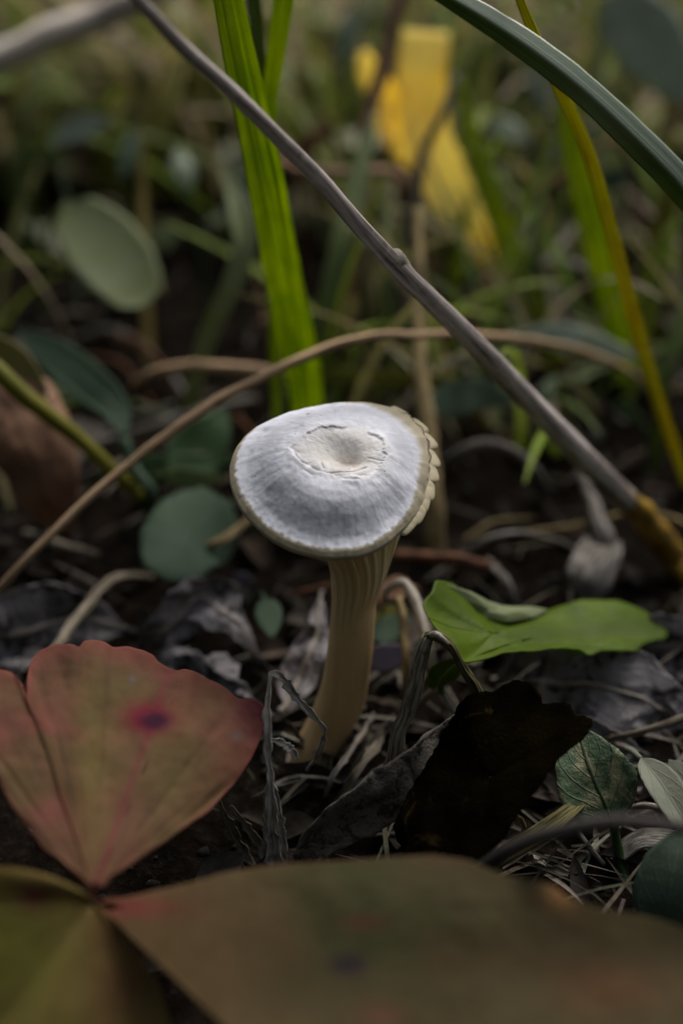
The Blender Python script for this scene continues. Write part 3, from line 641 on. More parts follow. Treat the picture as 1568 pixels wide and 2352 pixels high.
# ------------------------------------------------------------------ bent grass, stems and twig round the mushroom
gb = 'green grass blades behind the mushroom'
ribbon('grass_blade', [(722, 1230, 'g'), (712, 1000, 35.6), (700, 860, 33.8), (655, 640, 30.6), (605, 380, 28.4), (548, 120, 26.8), (512, -60, 26.0), (470, -260, 25.4), (420, -420, 25.6)], [38, 66, 84, 88, 86, 76, 66, 44, 6], M['grass'], None,
       'broad bright green grass blade with a folded midrib rising behind the mushroom cap', 'grass', gb, n=80, nv=13, roll=[10, 15, -5, 0], fold=0.35)
ribbon('grass_blade', [(640, 1235, 'g'), (630, 800, 34.5), (622, 420, 31.5), (618, 260, 30.6), (640, 90, 29.6), (660, -60, 28.8), (690, -300, 28.2)], [12, 22, 30, 34, 44, 44, 6], M['grass'], None,
       'narrow green grass blade leaning away to the right of the broad blade', 'grass', gb, n=60, fold=0.3, roll=12)
ribbon('grass_blade', [(652, 1225, 'g'), (640, 800, 35), (612, 380, 32.0), (596, 150, 31.0), (578, -60, 30.2), (560, -260, 29.8)], [10, 20, 30, 34, 30, 5], M['grass_dull'], None,
       'dull green grass blade showing between two brighter blades', 'grass', gb, n=60, fold=0.3)
ribbon('grass_blade', [(742, 1180, 'g'), (735, 930, 39.0), (750, 750, 38.5), (785, 560, 38.5), (815, 440, 39), (840, 340, 39.5), (862, 260, 40)], [46, 60, 58, 52, 44, 34, 8], M['grass_dull'], None,
       'blurred dull green blade curving up behind the broad blade', 'grass', gb, n=60, fold=0.2)
# twig with ochre foot
t = thing('twig', 'long straight grey twig slanting across the grass, ochre towards its foot', 'twig', (1660, 1420, 'g'))
LN = lambda v: 1.0 / (0.0465 + (0.0293 - 0.0465) * v / 1290.0)
tw = [(130, -205, LN(-205)), (318, 0, LN(0)), (420, 108, LN(108)), (545, 222, LN(222)), (700, 378, LN(378)), (880, 578, LN(578)), (1040, 740, LN(740)), (1200, 905, LN(905)), (1330, 1040, LN(1040)), (1440, 1150, LN(1150))]
V, F, uv = tube_geo(tw, [15, 16, 17, 18, 19, 21, 24, 26, 28, 28], n=120, sides=14, bump=0.04, seed=4, wob=0.06); mk('shaft', V, F, M['twig'], t, uv)
V, F, uv = tube_geo([(1400, 1110, LN(1110)), (1455, 1166, LN(1166)), (1568, 1300, LN(1290)), (1660, 1420, 'g')], [25, 30, 33, 30], n=40, sides=12, bump=0.1); mk('foot', V, F, M['twig_ochre'], t, uv)
V, F, uv = tube_geo([(905, 590, LN(590)), (925, 620, LN(640)), (940, 640, LN(640))], [21.8, 22.1, 21.9], n=16, sides=14, bump=0.05, wob=0.0); mk('node', V, F, M['straw_pale'], t, uv)
# arching brown stem
tube('fallen_twig', [(-210, 1640, 'g'), (-60, 1425, 30.2), (0, 1352, 29.6), (160, 1185, 29.6), (330, 1040, 29.8), (500, 920, 30.2), (640, 850, 30.6), (760, 795, 31.1), (860, 772, 31.6), (960, 768, 32.2), (1050, 768, 33.0), (1160, 775, 34.2), (1280, 792, 35.6), (1400, 830, 37), (1500, 900, 'g')], [8, 8.5, 9, 10, 10.5, 11, 11.5, 11, 10.5, 10.5, 10, 10, 9, 8, 7], M['stem_brown'], None,
     'thin warm brown stem arching over the ground behind the cap', 'stem', n=110, bump=0.12, seed=9)
# right-hand folded grass leaf and thin yellow blade
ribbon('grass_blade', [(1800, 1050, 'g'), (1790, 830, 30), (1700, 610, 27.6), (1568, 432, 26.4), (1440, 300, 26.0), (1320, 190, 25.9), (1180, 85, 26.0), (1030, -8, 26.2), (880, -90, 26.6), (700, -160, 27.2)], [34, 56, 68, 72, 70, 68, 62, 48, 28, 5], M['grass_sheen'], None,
       'thick folded grass leaf arching down to the right, painted sheen on its upper half', 'grass', n=90, nv=15, fold=-0.6, roll=[0, 0, 0, 0], thick=0.02)
ribbon('grass_blade', [(1580, 1120, 'g'), (1535, 990, 34.5), (1490, 850, 33.0), (1445, 690, 31.4), (1400, 520, 29.8), (1350, 350, 28.4), (1290, 215, 27.2), (1240, 110, 26.6), (1190, -10, 26.2), (1150, -140, 26.0)], [22, 28, 32, 34, 34, 33, 30, 26, 20, 6], M['grass_yellow'], None,
       'thin yellowed grass blade standing at the right, crossing the folded leaf', 'grass', n=70, fold=0.25, roll=15)
gr = 'blurred green blades at the right'
ribbon('grass_blade', [(1440, 900, 'g'), (1418, 780, 40), (1385, 640, 39), (1340, 440, 38), (1305, 300, 37.6), (1280, 120, 37.6)], [40, 54, 58, 58, 48, 8], M['grass'], None, 'bright green blade just left of the thin yellowed blade', 'grass', gr, n=40, fold=0.2)
ribbon('grass_blade', [(1290, 850, 'g'), (1245, 740, 43), (1190, 600, 42.5), (1130, 460, 42), (1080, 300, 42), (1050, 180, 42)], [34, 46, 50, 48, 36, 6], M['grass'], None, 'leaning green blade right of the yellow leaf', 'grass', gr, n=40, fold=0.2)
ribbon('grass_blade', [(1180, 800, 'g'), (1160, 560, 44), (1120, 420, 44), (1080, 310, 44)], [30, 44, 44, 10], M['grass_dull'], None, 'dull green blade close behind the yellow leaf tip', 'grass', gr, n=30, fold=0.2)
ribbon('grass_blade', [(1480, 840, 'g'), (1492, 680, 43), (1512, 560, 42.4), (1535, 440, 42), (1555, 300, 42)], [44, 54, 54, 44, 10], M['grass_olive'], None, 'olive yellow blade at the far right of the yellowed blade', 'grass', gr, n=30, fold=0.2)
ribbon('grass_blade', [(1610, 980, 'g'), (1590, 760, 41), (1575, 600, 40.5), (1560, 440, 40)], [24, 28, 28, 8], M['straw'], None, 'pale dry blade beside the olive yellow blade', 'grass', gr, n=30)

# ------------------------------------------------------------------ yellow leaf and the stems in front of it
t = thing('yellow_leaf', 'torn bright yellow autumn leaf standing among the blurred grass', 'leaf', (1180, 760, 'g'))
g = ribbon_grid([(1130, 620, 44.5), (1070, 500, 44), (1010, 400, 43.6), (980, 300, 43.4), (968, 190, 43.2), (978, 70, 43)], [30, 84, 118, 112, 116, 105], n=44, nv=15, roll=[-10, 5, 10, 5], cup=0.15, crumple=0.10, freq=0.7, seed=3)
V, F, uv = solid(g, 0.03); mk('blade', V, F, M['yellow'], t, uv)
g = ribbon_grid([(960, 390, 45.7), (905, 300, 45.0), (885, 230, 44.8), (845, 160, 44.6), (830, 120, 44.6)], [36, 80, 74, 62, 22], n=30, nv=11, roll=20, cup=0.3, crumple=0.2, freq=0.8, seed=4)
V, F, uv = solid(g, 0.03); mk('side_lobe', V, F, M['yellow'], t, uv)
V, F, uv = tube_geo([(1118, 595, 46.5), (1150, 660, 46.8), (1180, 760, 'g')], [9, 8, 8], n=20, sides=8); mk('petiole', V, F, M['tan_stem'], t, uv)
tube('fallen_twig', [(800, 780, 'g'), (826, 430, 43.5), (850, 260, 43), (885, 130, 42.6), (915, 0, 42.4), (945, -160, 42.4)], [14, 17, 19, 20, 20, 16], M['pink_stem'], None, 'pinkish upright stem crossing in front of the yellow leaf', 'stem', n=40)
tube('fallen_twig', [(905, 900, 'g'), (945, 640, 41.5), (958, 430, 41), (985, 320, 40.8), (1020, 250, 40.6), (1050, 170, 40.6)], [13, 14, 14, 13, 10, 6], M['straw_grey'], None, 'grey stem bending across the lower end of the yellow leaf', 'stem', n=40)
tube('fallen_twig', [(1085, 560, 45.2), (1180, 490, 44.6), (1290, 410, 44), (1400, 330, 43.6), (1490, 600, 'g')], [9, 10, 10, 9, 9], M['rust'], None, 'thin brown stem slanting up from the yellow leaf tip', 'stem', n=40)
tube('fallen_twig', [(640, 366, 39), (668, 388, 38.8), (720, 390, 39), (800, 396, 39.6), (910, 405, 40.5), (1000, 700, 'g')], [10, 9, 8, 11, 15, 9], M['pink_stem'], None, 'short pink and orange stem lying level behind the twig', 'stem', n=40)

# ------------------------------------------------------------------ stalks standing behind the cap
tube('dry_reed', [(1000, 1300, 'g'), (996, 1180, 34), (988, 1040, 34.3), (975, 900, 34.8), (962, 740, 35.4), (958, 600, 36), (962, 480, 36.6)], [22, 24, 22, 20, 18, 16, 12], M['tan_stem'], None, 'tan upright stalk close behind the right edge of the cap', 'stalk', n=40)
tube('dry_reed', [(828, 1010, 'g'), (832, 900, 40), (840, 760, 39.6), (850, 640, 39.4), (862, 560, 39.4)], [20, 22, 24, 24, 18], M['straw_olive'], None, 'olive upright stalk behind the broad green blade', 'stalk', n=30)
ribbon('grass_blade', [(735, 866, 38.6), (850, 866, 38.4), (960, 872, 38.2), (1050, 900, 38.5), (1120, 960, 'g')], [30, 38, 36, 30, 20], M['grass_olive'], None, 'green blade lying level above the cap', 'grass', n=30, base=None) if False else ribbon('grass_blade', [(1120, 990, 'g'), (1040, 890, 37.5), (960, 872, 37.6), (850, 866, 38), (750, 862, 38.4), (660, 900, 'g')], [20, 30, 36, 38, 34, 20], M['grass_olive'], None, 'green blade lying level just above the far rim of the cap', 'grass', n=40)
tube('fallen_twig', [(700, 870, 36.4), (610, 852, 36.2), (520, 846, 36.2), (420, 842, 36.4), (350, 856, 36.8), (300, 900, 'g')], [12, 14, 14, 13, 10, 8], M['stem_brown'], None, 'short brown stem lying level behind the arching brown stem', 'stem', n=30)
ribbon('grass_blade', [(432, 985, 'g'), (442, 900, 38.6), (480, 765, 37.8), (530, 660, 37.2), (562, 560, 37), (552, 490, 37.2), (535, 440, 37.6), (505, 395, 38.4)], [34, 38, 44, 48, 54, 56, 40, 8], M['pale_leaf'], None, 'pale green bent blade left of the broad green blade', 'grass', n=40, roll=10, cup=0.2)
leaf('oval_leaf', 'pale oval green leaf, blurred, over dark soil left of the grass', 'leaf', [(150, 470, 39.4), (220, 545, 39.0), (290, 630, 38.6), (335, 705, 38.4)], 178, M['pale_leaf'], 'round', stem=[(120, 520, 43), (90, 640, 'g')], stem_px=7, roll=6, cup=0.1, rib=False)
# ------------------------------------------------------------------ leaves on the left
leaf('round_leaf', 'round grey green leaf under the arching brown stem', 'leaf', [(528, 1155, 33.2), (470, 1200, 32.6), (420, 1250, 31.8), (385, 1335, 31.0)], 205, M['teal'], 'round', stem=[(560, 1170, 34.5), (600, 1240, 'g')], stem_px=5, roll=-6, cup=-0.12)
leaf('green_leaf', 'dark green leaf half hidden behind the arching brown stem', 'leaf', [(405, 1110, 34.5), (450, 1040, 34.8), (490, 985, 35), (520, 940, 35.3)], 130, M['deep'], 'ovate', stem=[(395, 1130, 34.6), (390, 1190, 'g')], stem_px=5, cup=0.1)
leaf('narrow_leaf', 'grey green narrow leaf sloping down to the arching stem', 'leaf', [(285, 1010, 33.8), (270, 945, 34.2), (190, 870, 35.0), (110, 805, 36), (35, 755, 37)], 100, M['teal'], 'lance', stem=[(300, 1060, 33.8), (340, 1130, 33.6), (350, 1200, 'g')], stem_px=14, cup=0.1, stem_mat=M['teal'])
leaf('narrow_leaf', 'low green leaf lying flat beside the cap', 'leaf', [(250, 1085, 34.6), (340, 1078, 34.6), (440, 1072, 34.8), (560, 1050, 35.2)], 70, M['deep'], 'lance', stem=[(240, 1090, 34.8), (200, 1130, 'g')], stem_px=6)
leaf('narrow_leaf', 'slender dark leaf below the low flat green leaf', 'leaf', [(370, 1090, 34.0), (450, 1100, 33.8), (520, 1095, 34)], 44, M['grass_dull'], 'lance', stem=[(360, 1095, 34.2), (340, 1160, 'g')], stem_px=5)
tube('green_shoot', [(330, 1150, 'g'), (270, 1090, 33), (200, 1025, 32.4), (120, 960, 31.8), (40, 890, 31.4), (-40, 820, 31.2), (-140, 740, 31.2)], [14, 16, 18, 20, 22, 22, 18], M['grass_olive'], None, 'thick yellow green stem running down from the left to the arching stem', 'stem', n=40)
leaf('pale_leaf', 'pale yellow leaf above the thick yellow green stem', 'leaf', [(110, 910, 33.0), (60, 855, 33.2), (0, 805, 33.4), (-80, 770, 33.6)], 90, M['yellow'], 'lance', stem=[(125, 930, 33.4), (140, 1010, 'g')], stem_px=6, roll=40, rib=False)
bpy.data.objects['pale_leaf'].children[0].data.materials[0] = leaf_mat('faded yellow green leaf', (0.26, 0.25, 0.09), (0.20, 0.19, 0.08), transl=0.2)
t = thing('brown_leaf', 'curled brown dead leaf at the left with a dark hollow', 'leaf', (120, 1260, 'g'))
g = ribbon_grid([(160, 1235, 34.0), (120, 1140, 33.4), (90, 1040, 33.2), (50, 950, 33.4), (0, 890, 33.8), (-60, 860, 34.4)], [30, 130, 180, 190, 150, 60], n=40, nv=21, roll=15, cup=-0.55, crumple=0.5, freq=0.6, seed=12)
V, F, uv = solid(g, 0.03); mk('blade', V, F, M['brown_leaf'], t, uv)
V, F, uv = tube_geo([(160, 1230, 34.0), (150, 1255, 34), (120, 1290, 'g')], [8, 7, 6], n=16, sides=8); mk('petiole', V, F, M['rust'], t, uv)
tube('straw', [(355, 1325, 'g'), (270, 1328, 32.2), (215, 1375, 31.0), (165, 1435, 29.8), (120, 1500, 28.8), (60, 1590, 'g')], [6, 11, 12, 13, 13, 10], M['straw'], None, 'tan straw poking up behind the toothed reddish leaflet', 'straw', n=40, bump=0.1)
tube('straw', [(60, 1225, 'g', 0.4), (130, 1250, 'g', 0.7), (225, 1275, 'g', 0.25)], [9, 12, 8], M['straw'], None, 'short pale straw lying under the arching brown stem', 'straw', n=20, bump=0.1)
tube('straw', [(210, 1022, 'g', 0.6), (330, 985, 'g', 1.2), (470, 940, 'g', 1.0), (590, 915, 'g', 0.3)], [9, 11, 9, 7], M['straw_grey'], None, 'grey straw lying across the narrow leaf on the left', 'straw', n=24, bump=0.1)
tube('straw', [(575, 1190, 'g', 1.3), (530, 1225, 'g', 1.6), (490, 1250, 'g', 1.6), (460, 1215, 'g', 0.2)], [7, 10, 10, 6], M['tan_stem'], None, 'tan crooked straw resting on the round leaf', 'straw', n=24, bump=0.15)

# ------------------------------------------------------------------ leaves and straws on the right
def green_lobed():
    t = thing('green_leaf', 'bright green leaf with a raised notched edge, right of the stalk', 'leaf', (1080, 1640, 'g'))
    B = [(985, 1425, 26.4), (968, 1388, 26.6), (980, 1368, 26.8), (990, 1365, 26.8), (1000, 1328, 27.2), (1040, 1345, 27.8), (1075, 1372, 28.4), (1120, 1395, 28.8), (1190, 1418, 28.9), (1250, 1405, 29.2), (1330, 1378, 29.8), (1420, 1385, 30.2), (1490, 1410, 30.4), (1535, 1450, 30.2), (1530, 1465, 29.9), (1480, 1475, 29.2), (1462, 1495, 28.9), (1380, 1497, 28.2), (1355, 1507, 27.9), (1335, 1492, 27.8), (1250, 1495, 27.1), (1160, 1500, 26.6), (1080, 1525, 26.0), (1058, 1530, 25.9), (1040, 1490, 25.9), (1000, 1450, 26.1)]
    b, G = fan('blade', (1130, 1455, 27.2), B, M['bright'], t, nr=24, na=220, closed=True, bulge=-0.08, crumple=0.14, freq=0.7, seed=2)
    b2 = fan('curled_edge', (1130, 1412, 28.2), [(1015, 1340, 27.4), (1055, 1352, 27.9), (1100, 1378, 28.5), (1160, 1398, 28.9), (1215, 1400, 29.0), (1260, 1400, 29.2), (1230, 1420, 28.7), (1160, 1432, 28.2), (1090, 1415, 28.0), (1045, 1385, 27.6)], M['pale_leaf'], t, nr=10, na=90, closed=True, bulge=0.12)
    V, F, uv = tube_geo([(1290, 1455, 28.6), (1200, 1470, 27.5), (1110, 1500, 26.5), (1045, 1530, 26.2), (1015, 1565, 26.6), (1030, 1620, 'g')], [1.5, 2.5, 4, 7, 8, 8], n=30, sides=8); mk('midrib', V, F, M['bright'], t, uv)
    g = ribbon_grid([(1060, 1522, 26.3), (1035, 1535, 26.5), (1005, 1552, 26.9), (985, 1580, 27.4)], [20, 44, 50, 14], n=18, nv=9, cup=0.2); V, F, uv = solid(g, 0.025); mk('lower_lobe', V, F, M['bright'], t, uv)
green_lobed()
t = thing('broken_straw', 'dark ribbed dead stalk snapped and bent over beside the green leaf', 'straw', (880, 1828, 'g'))
V, F, uv = tube_geo([(876, 1840, 'g'), (905, 1740, 25.6), (940, 1610, 25.2), (965, 1520, 25.0), (984, 1462, 24.9)], [16, 17, 18, 19, 14], n=60, sides=48, bump=0.14, flat=0.8, flute=11); mk('lower_stalk', V, F, M['straw_dark'], t, uv)
V, F, uv = tube_geo([(978, 1462, 24.9), (1000, 1462, 24.8), (1026, 1480, 24.8), (1046, 1505, 24.9), (1068, 1545, 25.2), (1102, 1598, 25.6), (1130, 1650, 26.2)], [10, 12, 12, 10, 11, 12, 11], n=50, sides=36, bump=0.15, flute=8); mk('upper_stalk', V, F, M['straw_olive'], t, uv)
V, F, uv = tube_geo([(982, 1460, 24.85), (1002, 1459, 24.72), (1030, 1480, 24.7)], [4, 8, 3], n=14, sides=8); mk('pale_bend', V, F, M['straw_pale'], t, uv)
tube('straw', [(880, 1400, 'g'), (900, 1345, 29.2), (930, 1338, 28.8), (950, 1370, 28.4), (968, 1430, 28.0), (982, 1490, 27.7), (1005, 1570, 27.6), (1046, 1640, 27.4), (1075, 1690, 'g')], [6, 9, 11, 13, 13, 12, 10, 7, 5], M['straw_pale'], None, 'bleached straw arching over beside the stalk', 'straw', n=60, bump=0.12)
tube('straw', [(935, 1640, 'g', 0.2), (990, 1590, 28.4), (1050, 1545, 28.0), (1100, 1520, 'g', 0.2)], [7, 10, 9, 7], M['straw'], None, 'straw lying crosswise behind the broken dark stalk', 'straw', n=24, bump=0.1)
tube('straw', [(935, 1620, 'g'), (928, 1520, 29.2), (926, 1440, 29.4), (915, 1370, 29.6)], [9, 11, 11, 9], M['tan_stem'], None, 'upright tan straw under the bleached arch', 'straw', n=24, bump=0.1)
leaf('dead_leaf', 'small rusty leaf between the stalk and the bleached straw', 'leaf', [(945, 1345, 31.2), (905, 1352, 31), (860, 1370, 30.8)], 55, M['brown_leaf'], 'ovate', stem=[(955, 1350, 31.3), (965, 1390, 'g')], stem_px=4, rib=False)
leaf('violet_leaf', 'violet tinted leaf low behind the stalk', 'leaf', [(840, 1520, 29.6), (890, 1510, 29.8), (950, 1500, 30)], 66, M['violet'], 'ovate', stem=[(835, 1525, 29.6), (830, 1550, 'g')], stem_px=4, rib=False)
leaf('green_leaf', 'small grey green leaf above the violet leaf', 'leaf', [(860, 1470, 30.4), (900, 1440, 30.8), (945, 1425, 31.2)], 60, M['teal'], 'ovate', stem=[(855, 1475, 30.2), (850, 1510, 'g')], stem_px=4, rib=False)
leaf('green_leaf', 'small yellow green leaf tucked behind the stalk', 'leaf', [(855, 1430, 31.2), (890, 1410, 31.4), (940, 1405, 31.6)], 36, M['grass_olive'], 'ovate', stem=[(850, 1440, 31), (850, 1480, 'g')], stem_px=4, rib=False)
leaf('green_leaf', 'small grey green leaf hanging left of the stalk', 'leaf', [(608, 1375, 31.0), (618, 1415, 30.6), (625, 1465, 30.2)], 62, M['teal'], 'ovate', stem=[(600, 1365, 31.6), (580, 1400, 'g')], stem_px=4, rib=False)
leaf('pink_leaf', 'tiny pinkish leaf between the round leaf and the cap', 'leaf', [(575, 1330, 32), (553, 1325, 32), (535, 1318, 32)], 26, M['violet'], 'ovate', stem=[(580, 1335, 32), (585, 1370, 'g')], stem_px=3, rib=False)

leaf('blotched_leaf', 'hairy green leaf with a pale blotch and dark midrib', 'leaf', [(1408, 1892, 25.4), (1380, 1820, 25.3), (1350, 1750, 25.4), (1322, 1668, 25.8)], 186, M['blotched'], 'ovate', stem=[(1412, 1930, 25.6), (1425, 1985, 25.6), (1440, 2050, 'g')], stem_px=11, stem_mat=M['deep'], roll=-8, cup=0.18, crumple=0.08, freq=1.5)
leaf('downy_leaf', 'narrow downy grey leaf folded lengthwise at the right', 'leaf', [(1470, 1742, 25.8), (1510, 1790, 25.2), (1560, 1870, 24.7), (1620, 1960, 24.4)], 84, M['downy'], 'lance', stem=[(1455, 1730, 26.2), (1430, 1720, 'g')], stem_px=6, roll=20, fold=0.35)
leaf('downy_leaf', 'rounded downy grey leaf behind the narrow folded one', 'leaf', [(1660, 1900, 25.4), (1610, 1830, 25.6), (1565, 1780, 25.9), (1535, 1745, 26.2)], 84, M['downy'], 'ovate', stem=[(1670, 1920, 25.6), (1680, 1960, 'g')], stem_px=6)
leaf('broad_leaf', 'smooth dark green leaf standing at the lower right', 'leaf', [(1520, 2160, 23.6), (1530, 2070, 23.4), (1545, 1980, 23.5), (1575, 1900, 23.8)], 165, leaf_mat('dusky green leaf', (0.05, 0.08, 0.055), (0.035, 0.06, 0.04), vein=(0.06, 0.09, 0.06), nvein=4, transl=0.2, rough=0.6), 'ovate', stem=[(1525, 2200, 23.9), (1535, 2260, 'g')], stem_px=9, cup=0.2, roll=12)
tube('fallen_twig', [(1040, 2080, 'g'), (1090, 2005, 22.6), (1180, 1948, 20.8), (1270, 1912, 20.0), (1360, 1890, 19.6), (1450, 1884, 19.4), (1540, 1894, 19.4), (1640, 1915, 19.6), (1760, 2000, 'g')], [13, 16, 18, 18, 17, 16, 15, 15, 14], M['stem_murk'], None, 'blurred grey stem arching in front of the blotched leaf', 'stem', n=60, bump=0.1)
ribbon('dry_straw', [(1090, 2010, 'g', 0.2), (1170, 1955, 24.9), (1250, 1905, 25.0), (1320, 1850, 25.3), (1370, 1790, 'g', 0.2)], [30, 46, 44, 34, 20], M['straw_olive'], None, 'broad olive straw blade on the ground by the blotched leaf', 'straw', n=40, roll=20, cup=0.3, thick=0.03)
ribbon('dry_straw', [(1420, 1965, 'g', 0.2), (1470, 1930, 'g', 0.5), (1540, 1925, 'g', 0.6), (1620, 1940, 'g', 0.2)], [40, 56, 50, 30], M['straw_grey'], None, 'flat grey dead blade lying behind the smooth dark leaf', 'straw', n=30, roll=30, crumple=0.1, freq=1.5)
tube('straw', [(1318, 1895, 'g', 0.5), (1350, 1945, 'g', 0.5), (1385, 1985, 'g', 0.2)], [5, 7, 7], M['straw_grey'], None, 'thin ribbed straw on the soil left of the blotched leaf foot', 'straw', n=16, bump=0.1)
tube('straw', [(1380, 1700, 'g', 0.3), (1450, 1685, 27.6), (1520, 1665, 27.4), (1600, 1640, 27.6), (1680, 1650, 'g', 0.2)], [6, 8, 9, 9, 7], M['straw'], None, 'tan straw lying at the right behind the blotched leaf', 'straw', n=24, bump=0.1)
tube('straw', [(1440, 1855, 'g', 0.2), (1490, 1850, 'g', 0.7), (1560, 1868, 'g', 0.7), (1640, 1880, 'g', 0.2)], [6, 8, 8, 7], M['straw_pale'], None, 'pale straw beneath the narrow downy leaf', 'straw', n=20, bump=0.1)

def black_leaf():
    t = thing('black_leaf', 'lobed rotten leaf, its shade painted almost black, between the stalk and the blotched leaf', 'leaf', (1010, 1990, 'g'))
    B = [(1062, 1612, 25.3), (1082, 1590, 25.3), (1130, 1588, 25.2), (1170, 1564, 25.2), (1205, 1560, 25.2), (1235, 1578, 25.1), (1240, 1612, 24.8), (1275, 1604, 24.8), (1305, 1612, 24.7), (1316, 1640, 24.5), (1345, 1638, 24.4), (1360, 1660, 24.3), (1345, 1690, 24.1), (1310, 1715, 24.0), (1270, 1750, 23.8), (1240, 1800, 23.6), (1205, 1850, 23.5), (1160, 1920, 23.4), (1100, 1990, 23.5), (1010, 2010, 23.8), (930, 1970, 24.3), (905, 1900, 24.8), (935, 1830, 25.1), (985, 1760, 25.3), (1020, 1680, 25.4)]
    fan('blade', (1125, 1790, 24.3), B, M['black_leaf'], t, nr=22, na=200, closed=True, bulge=0.12, crumple=0.25, freq=0.8, seed=5, fine=0.03)
    g = ribbon_grid([(690, 1985, 25.0), (760, 1920, 25.0), (850, 1850, 25.1), (940, 1790, 25.2), (1010, 1720, 25.4), (1060, 1640, 25.6)], [50, 120, 150, 130, 90, 30], n=44, nv=19, roll=[-30, -35, -20, 0], cup=0.15, crumple=0.22, freq=1.6, seed=6)
    V, F, uv = solid(g, 0.04); q = mk('grey_flank', V, F, M['grey_bark'], t, uv); q['label'] = 'mottled grey flank of the rotten leaf'  # lit side of the same leaf, painted as a separate grey
    V, F, uv = tube_geo([(960, 1960, 24.2), (980, 1990, 24.6), (1010, 2020, 'g')], [10, 9, 8], n=14, sides=8); mk('petiole', V, F, M['straw_dark'], t, uv)
black_leaf()

# ------------------------------------------------------------------ crumpled grey dead leaves
def crumpled(label, P, W, seed, amp=0.5, freq=0.9, roll=0, cup=0.3, mat='grey_dead'):
    Q = spline(P, 14); t = thing('crumpled_leaf', label, 'leaf', Q[0], 'crumpled grey dead leaves round the mushroom')
    g = ribbon_grid(list(Q), prof('ovate', W) + W * 0.08, n=90, nv=61, roll=roll, cup=cup)
    nn = grid_normals(g)
    h = (1 - 2 * np.abs(fbm(g * freq * 0.8, seed, 3, 0.4))) * amp + fbm(g * freq * 3.5, seed + 5, 3) * amp * 0.10
    g = g + nn * h[..., None] + np.stack([fbm(g * freq * 1.2, seed + 20 + k, 3) for k in range(3)], -1) * amp * 0.5
    zz = gh(g[..., 0], g[..., 1]); g[..., 2] = np.maximum(g[..., 2], zz - 0.1)
    V, F, uv = solid(g, 0.025); b = mk('blade', V, F, M[mat], t, uv)
    c = g[:, 30] + nn[:, 30] * 0.03; V, F, uv = tube_geo([c[i] for i in range(0, 88, 6)], [6, 5, 3], n=50, sides=7); mk('midrib', V, F, M['straw_pale'], t, uv)
    return t
crumpled('crumpled grey leaf behind the reddish toothed leaflet, far left', [(-60, 1470, 'g', 0.1), (60, 1450, 'g', 0.5), (180, 1420, 'g', 0.6), (310, 1440, 'g', 0.1)], 200, 3, 0.45, 0.8)
crumpled('dark curled grey leaf arched between the round leaf and the stalk', [(330, 1500, 'g', 0.0), (400, 1420, 'g', 0.7), (470, 1370, 'g', 1.1), (540, 1440, 'g', 0.8), (610, 1540, 'g', 0.1)], 110, 7, 0.40, 1.1)
crumpled('small crumpled grey leaf against the left side of the stalk', [(640, 1640, 'g', 0.1), (690, 1560, 'g', 0.7), (725, 1470, 'g', 1.0), (745, 1370, 'g', 1.4)], 90, 13, 0.30, 1.3)
crumpled('ragged grey leaf scrap under the toothed leaflet tip', [(350, 1530, 'g', 0.1), (450, 1560, 'g', 0.4), (560, 1610, 'g', 0.4), (640, 1660, 'g', 0)], 150, 17, 0.40, 1.2)
crumpled('broad crumpled grey leaf on the ground under the bright green leaf', [(1130, 1560, 'g', 0.1), (1260, 1560, 'g', 0.5), (1400, 1580, 'g', 0.6), (1540, 1640, 'g', 0.3), (1640, 1700, 'g', 0.1)], 230, 23, 0.45, 0.75)
crumpled('crumpled grey leaf at the right edge beyond the bright green leaf', [(1420, 1500, 'g', 0.1), (1500, 1480, 'g', 0.5), (1600, 1500, 'g', 0.4), (1700, 1530, 'g', 0)], 170, 29, 0.45, 0.9)
crumpled('grey crumpled scrap beneath the smooth dark leaf and the straws', [(1250, 1720, 'g', 0), (1330, 1700, 'g', 0.3), (1430, 1720, 'g', 0.3), (1500, 1740, 'g', 0)], 110, 37, 0.30, 1.2)
M['brown_dark'] = leaf_mat('dark brown rotten leaf', (0.055, 0.04, 0.03), (0.025, 0.02, 0.016), transl=0.0, rough=0.95, spec=0.05, blotch=(0.008, 0.007, 0.006), blo=(0.5, 0.62), bscale=2.0, bump=1.0)
crumpled('dark rotten leaf scrap pressed against the foot of the mushroom', [(620, 1810, 'g', 0.0), (670, 1790, 'g', 0.2), (720, 1785, 'g', 0.25), (790, 1795, 'g', 0.0)], 80, 43, 0.18, 1.4, mat='brown_dark')
crumpled('small dark leaf scrap left of the mushroom foot', [(590, 1700, 'g', 0.0), (635, 1690, 'g', 0.35), (675, 1700, 'g', 0.45), (705, 1720, 'g', 0.2)], 90, 47, 0.22, 1.4, mat='brown_dark')
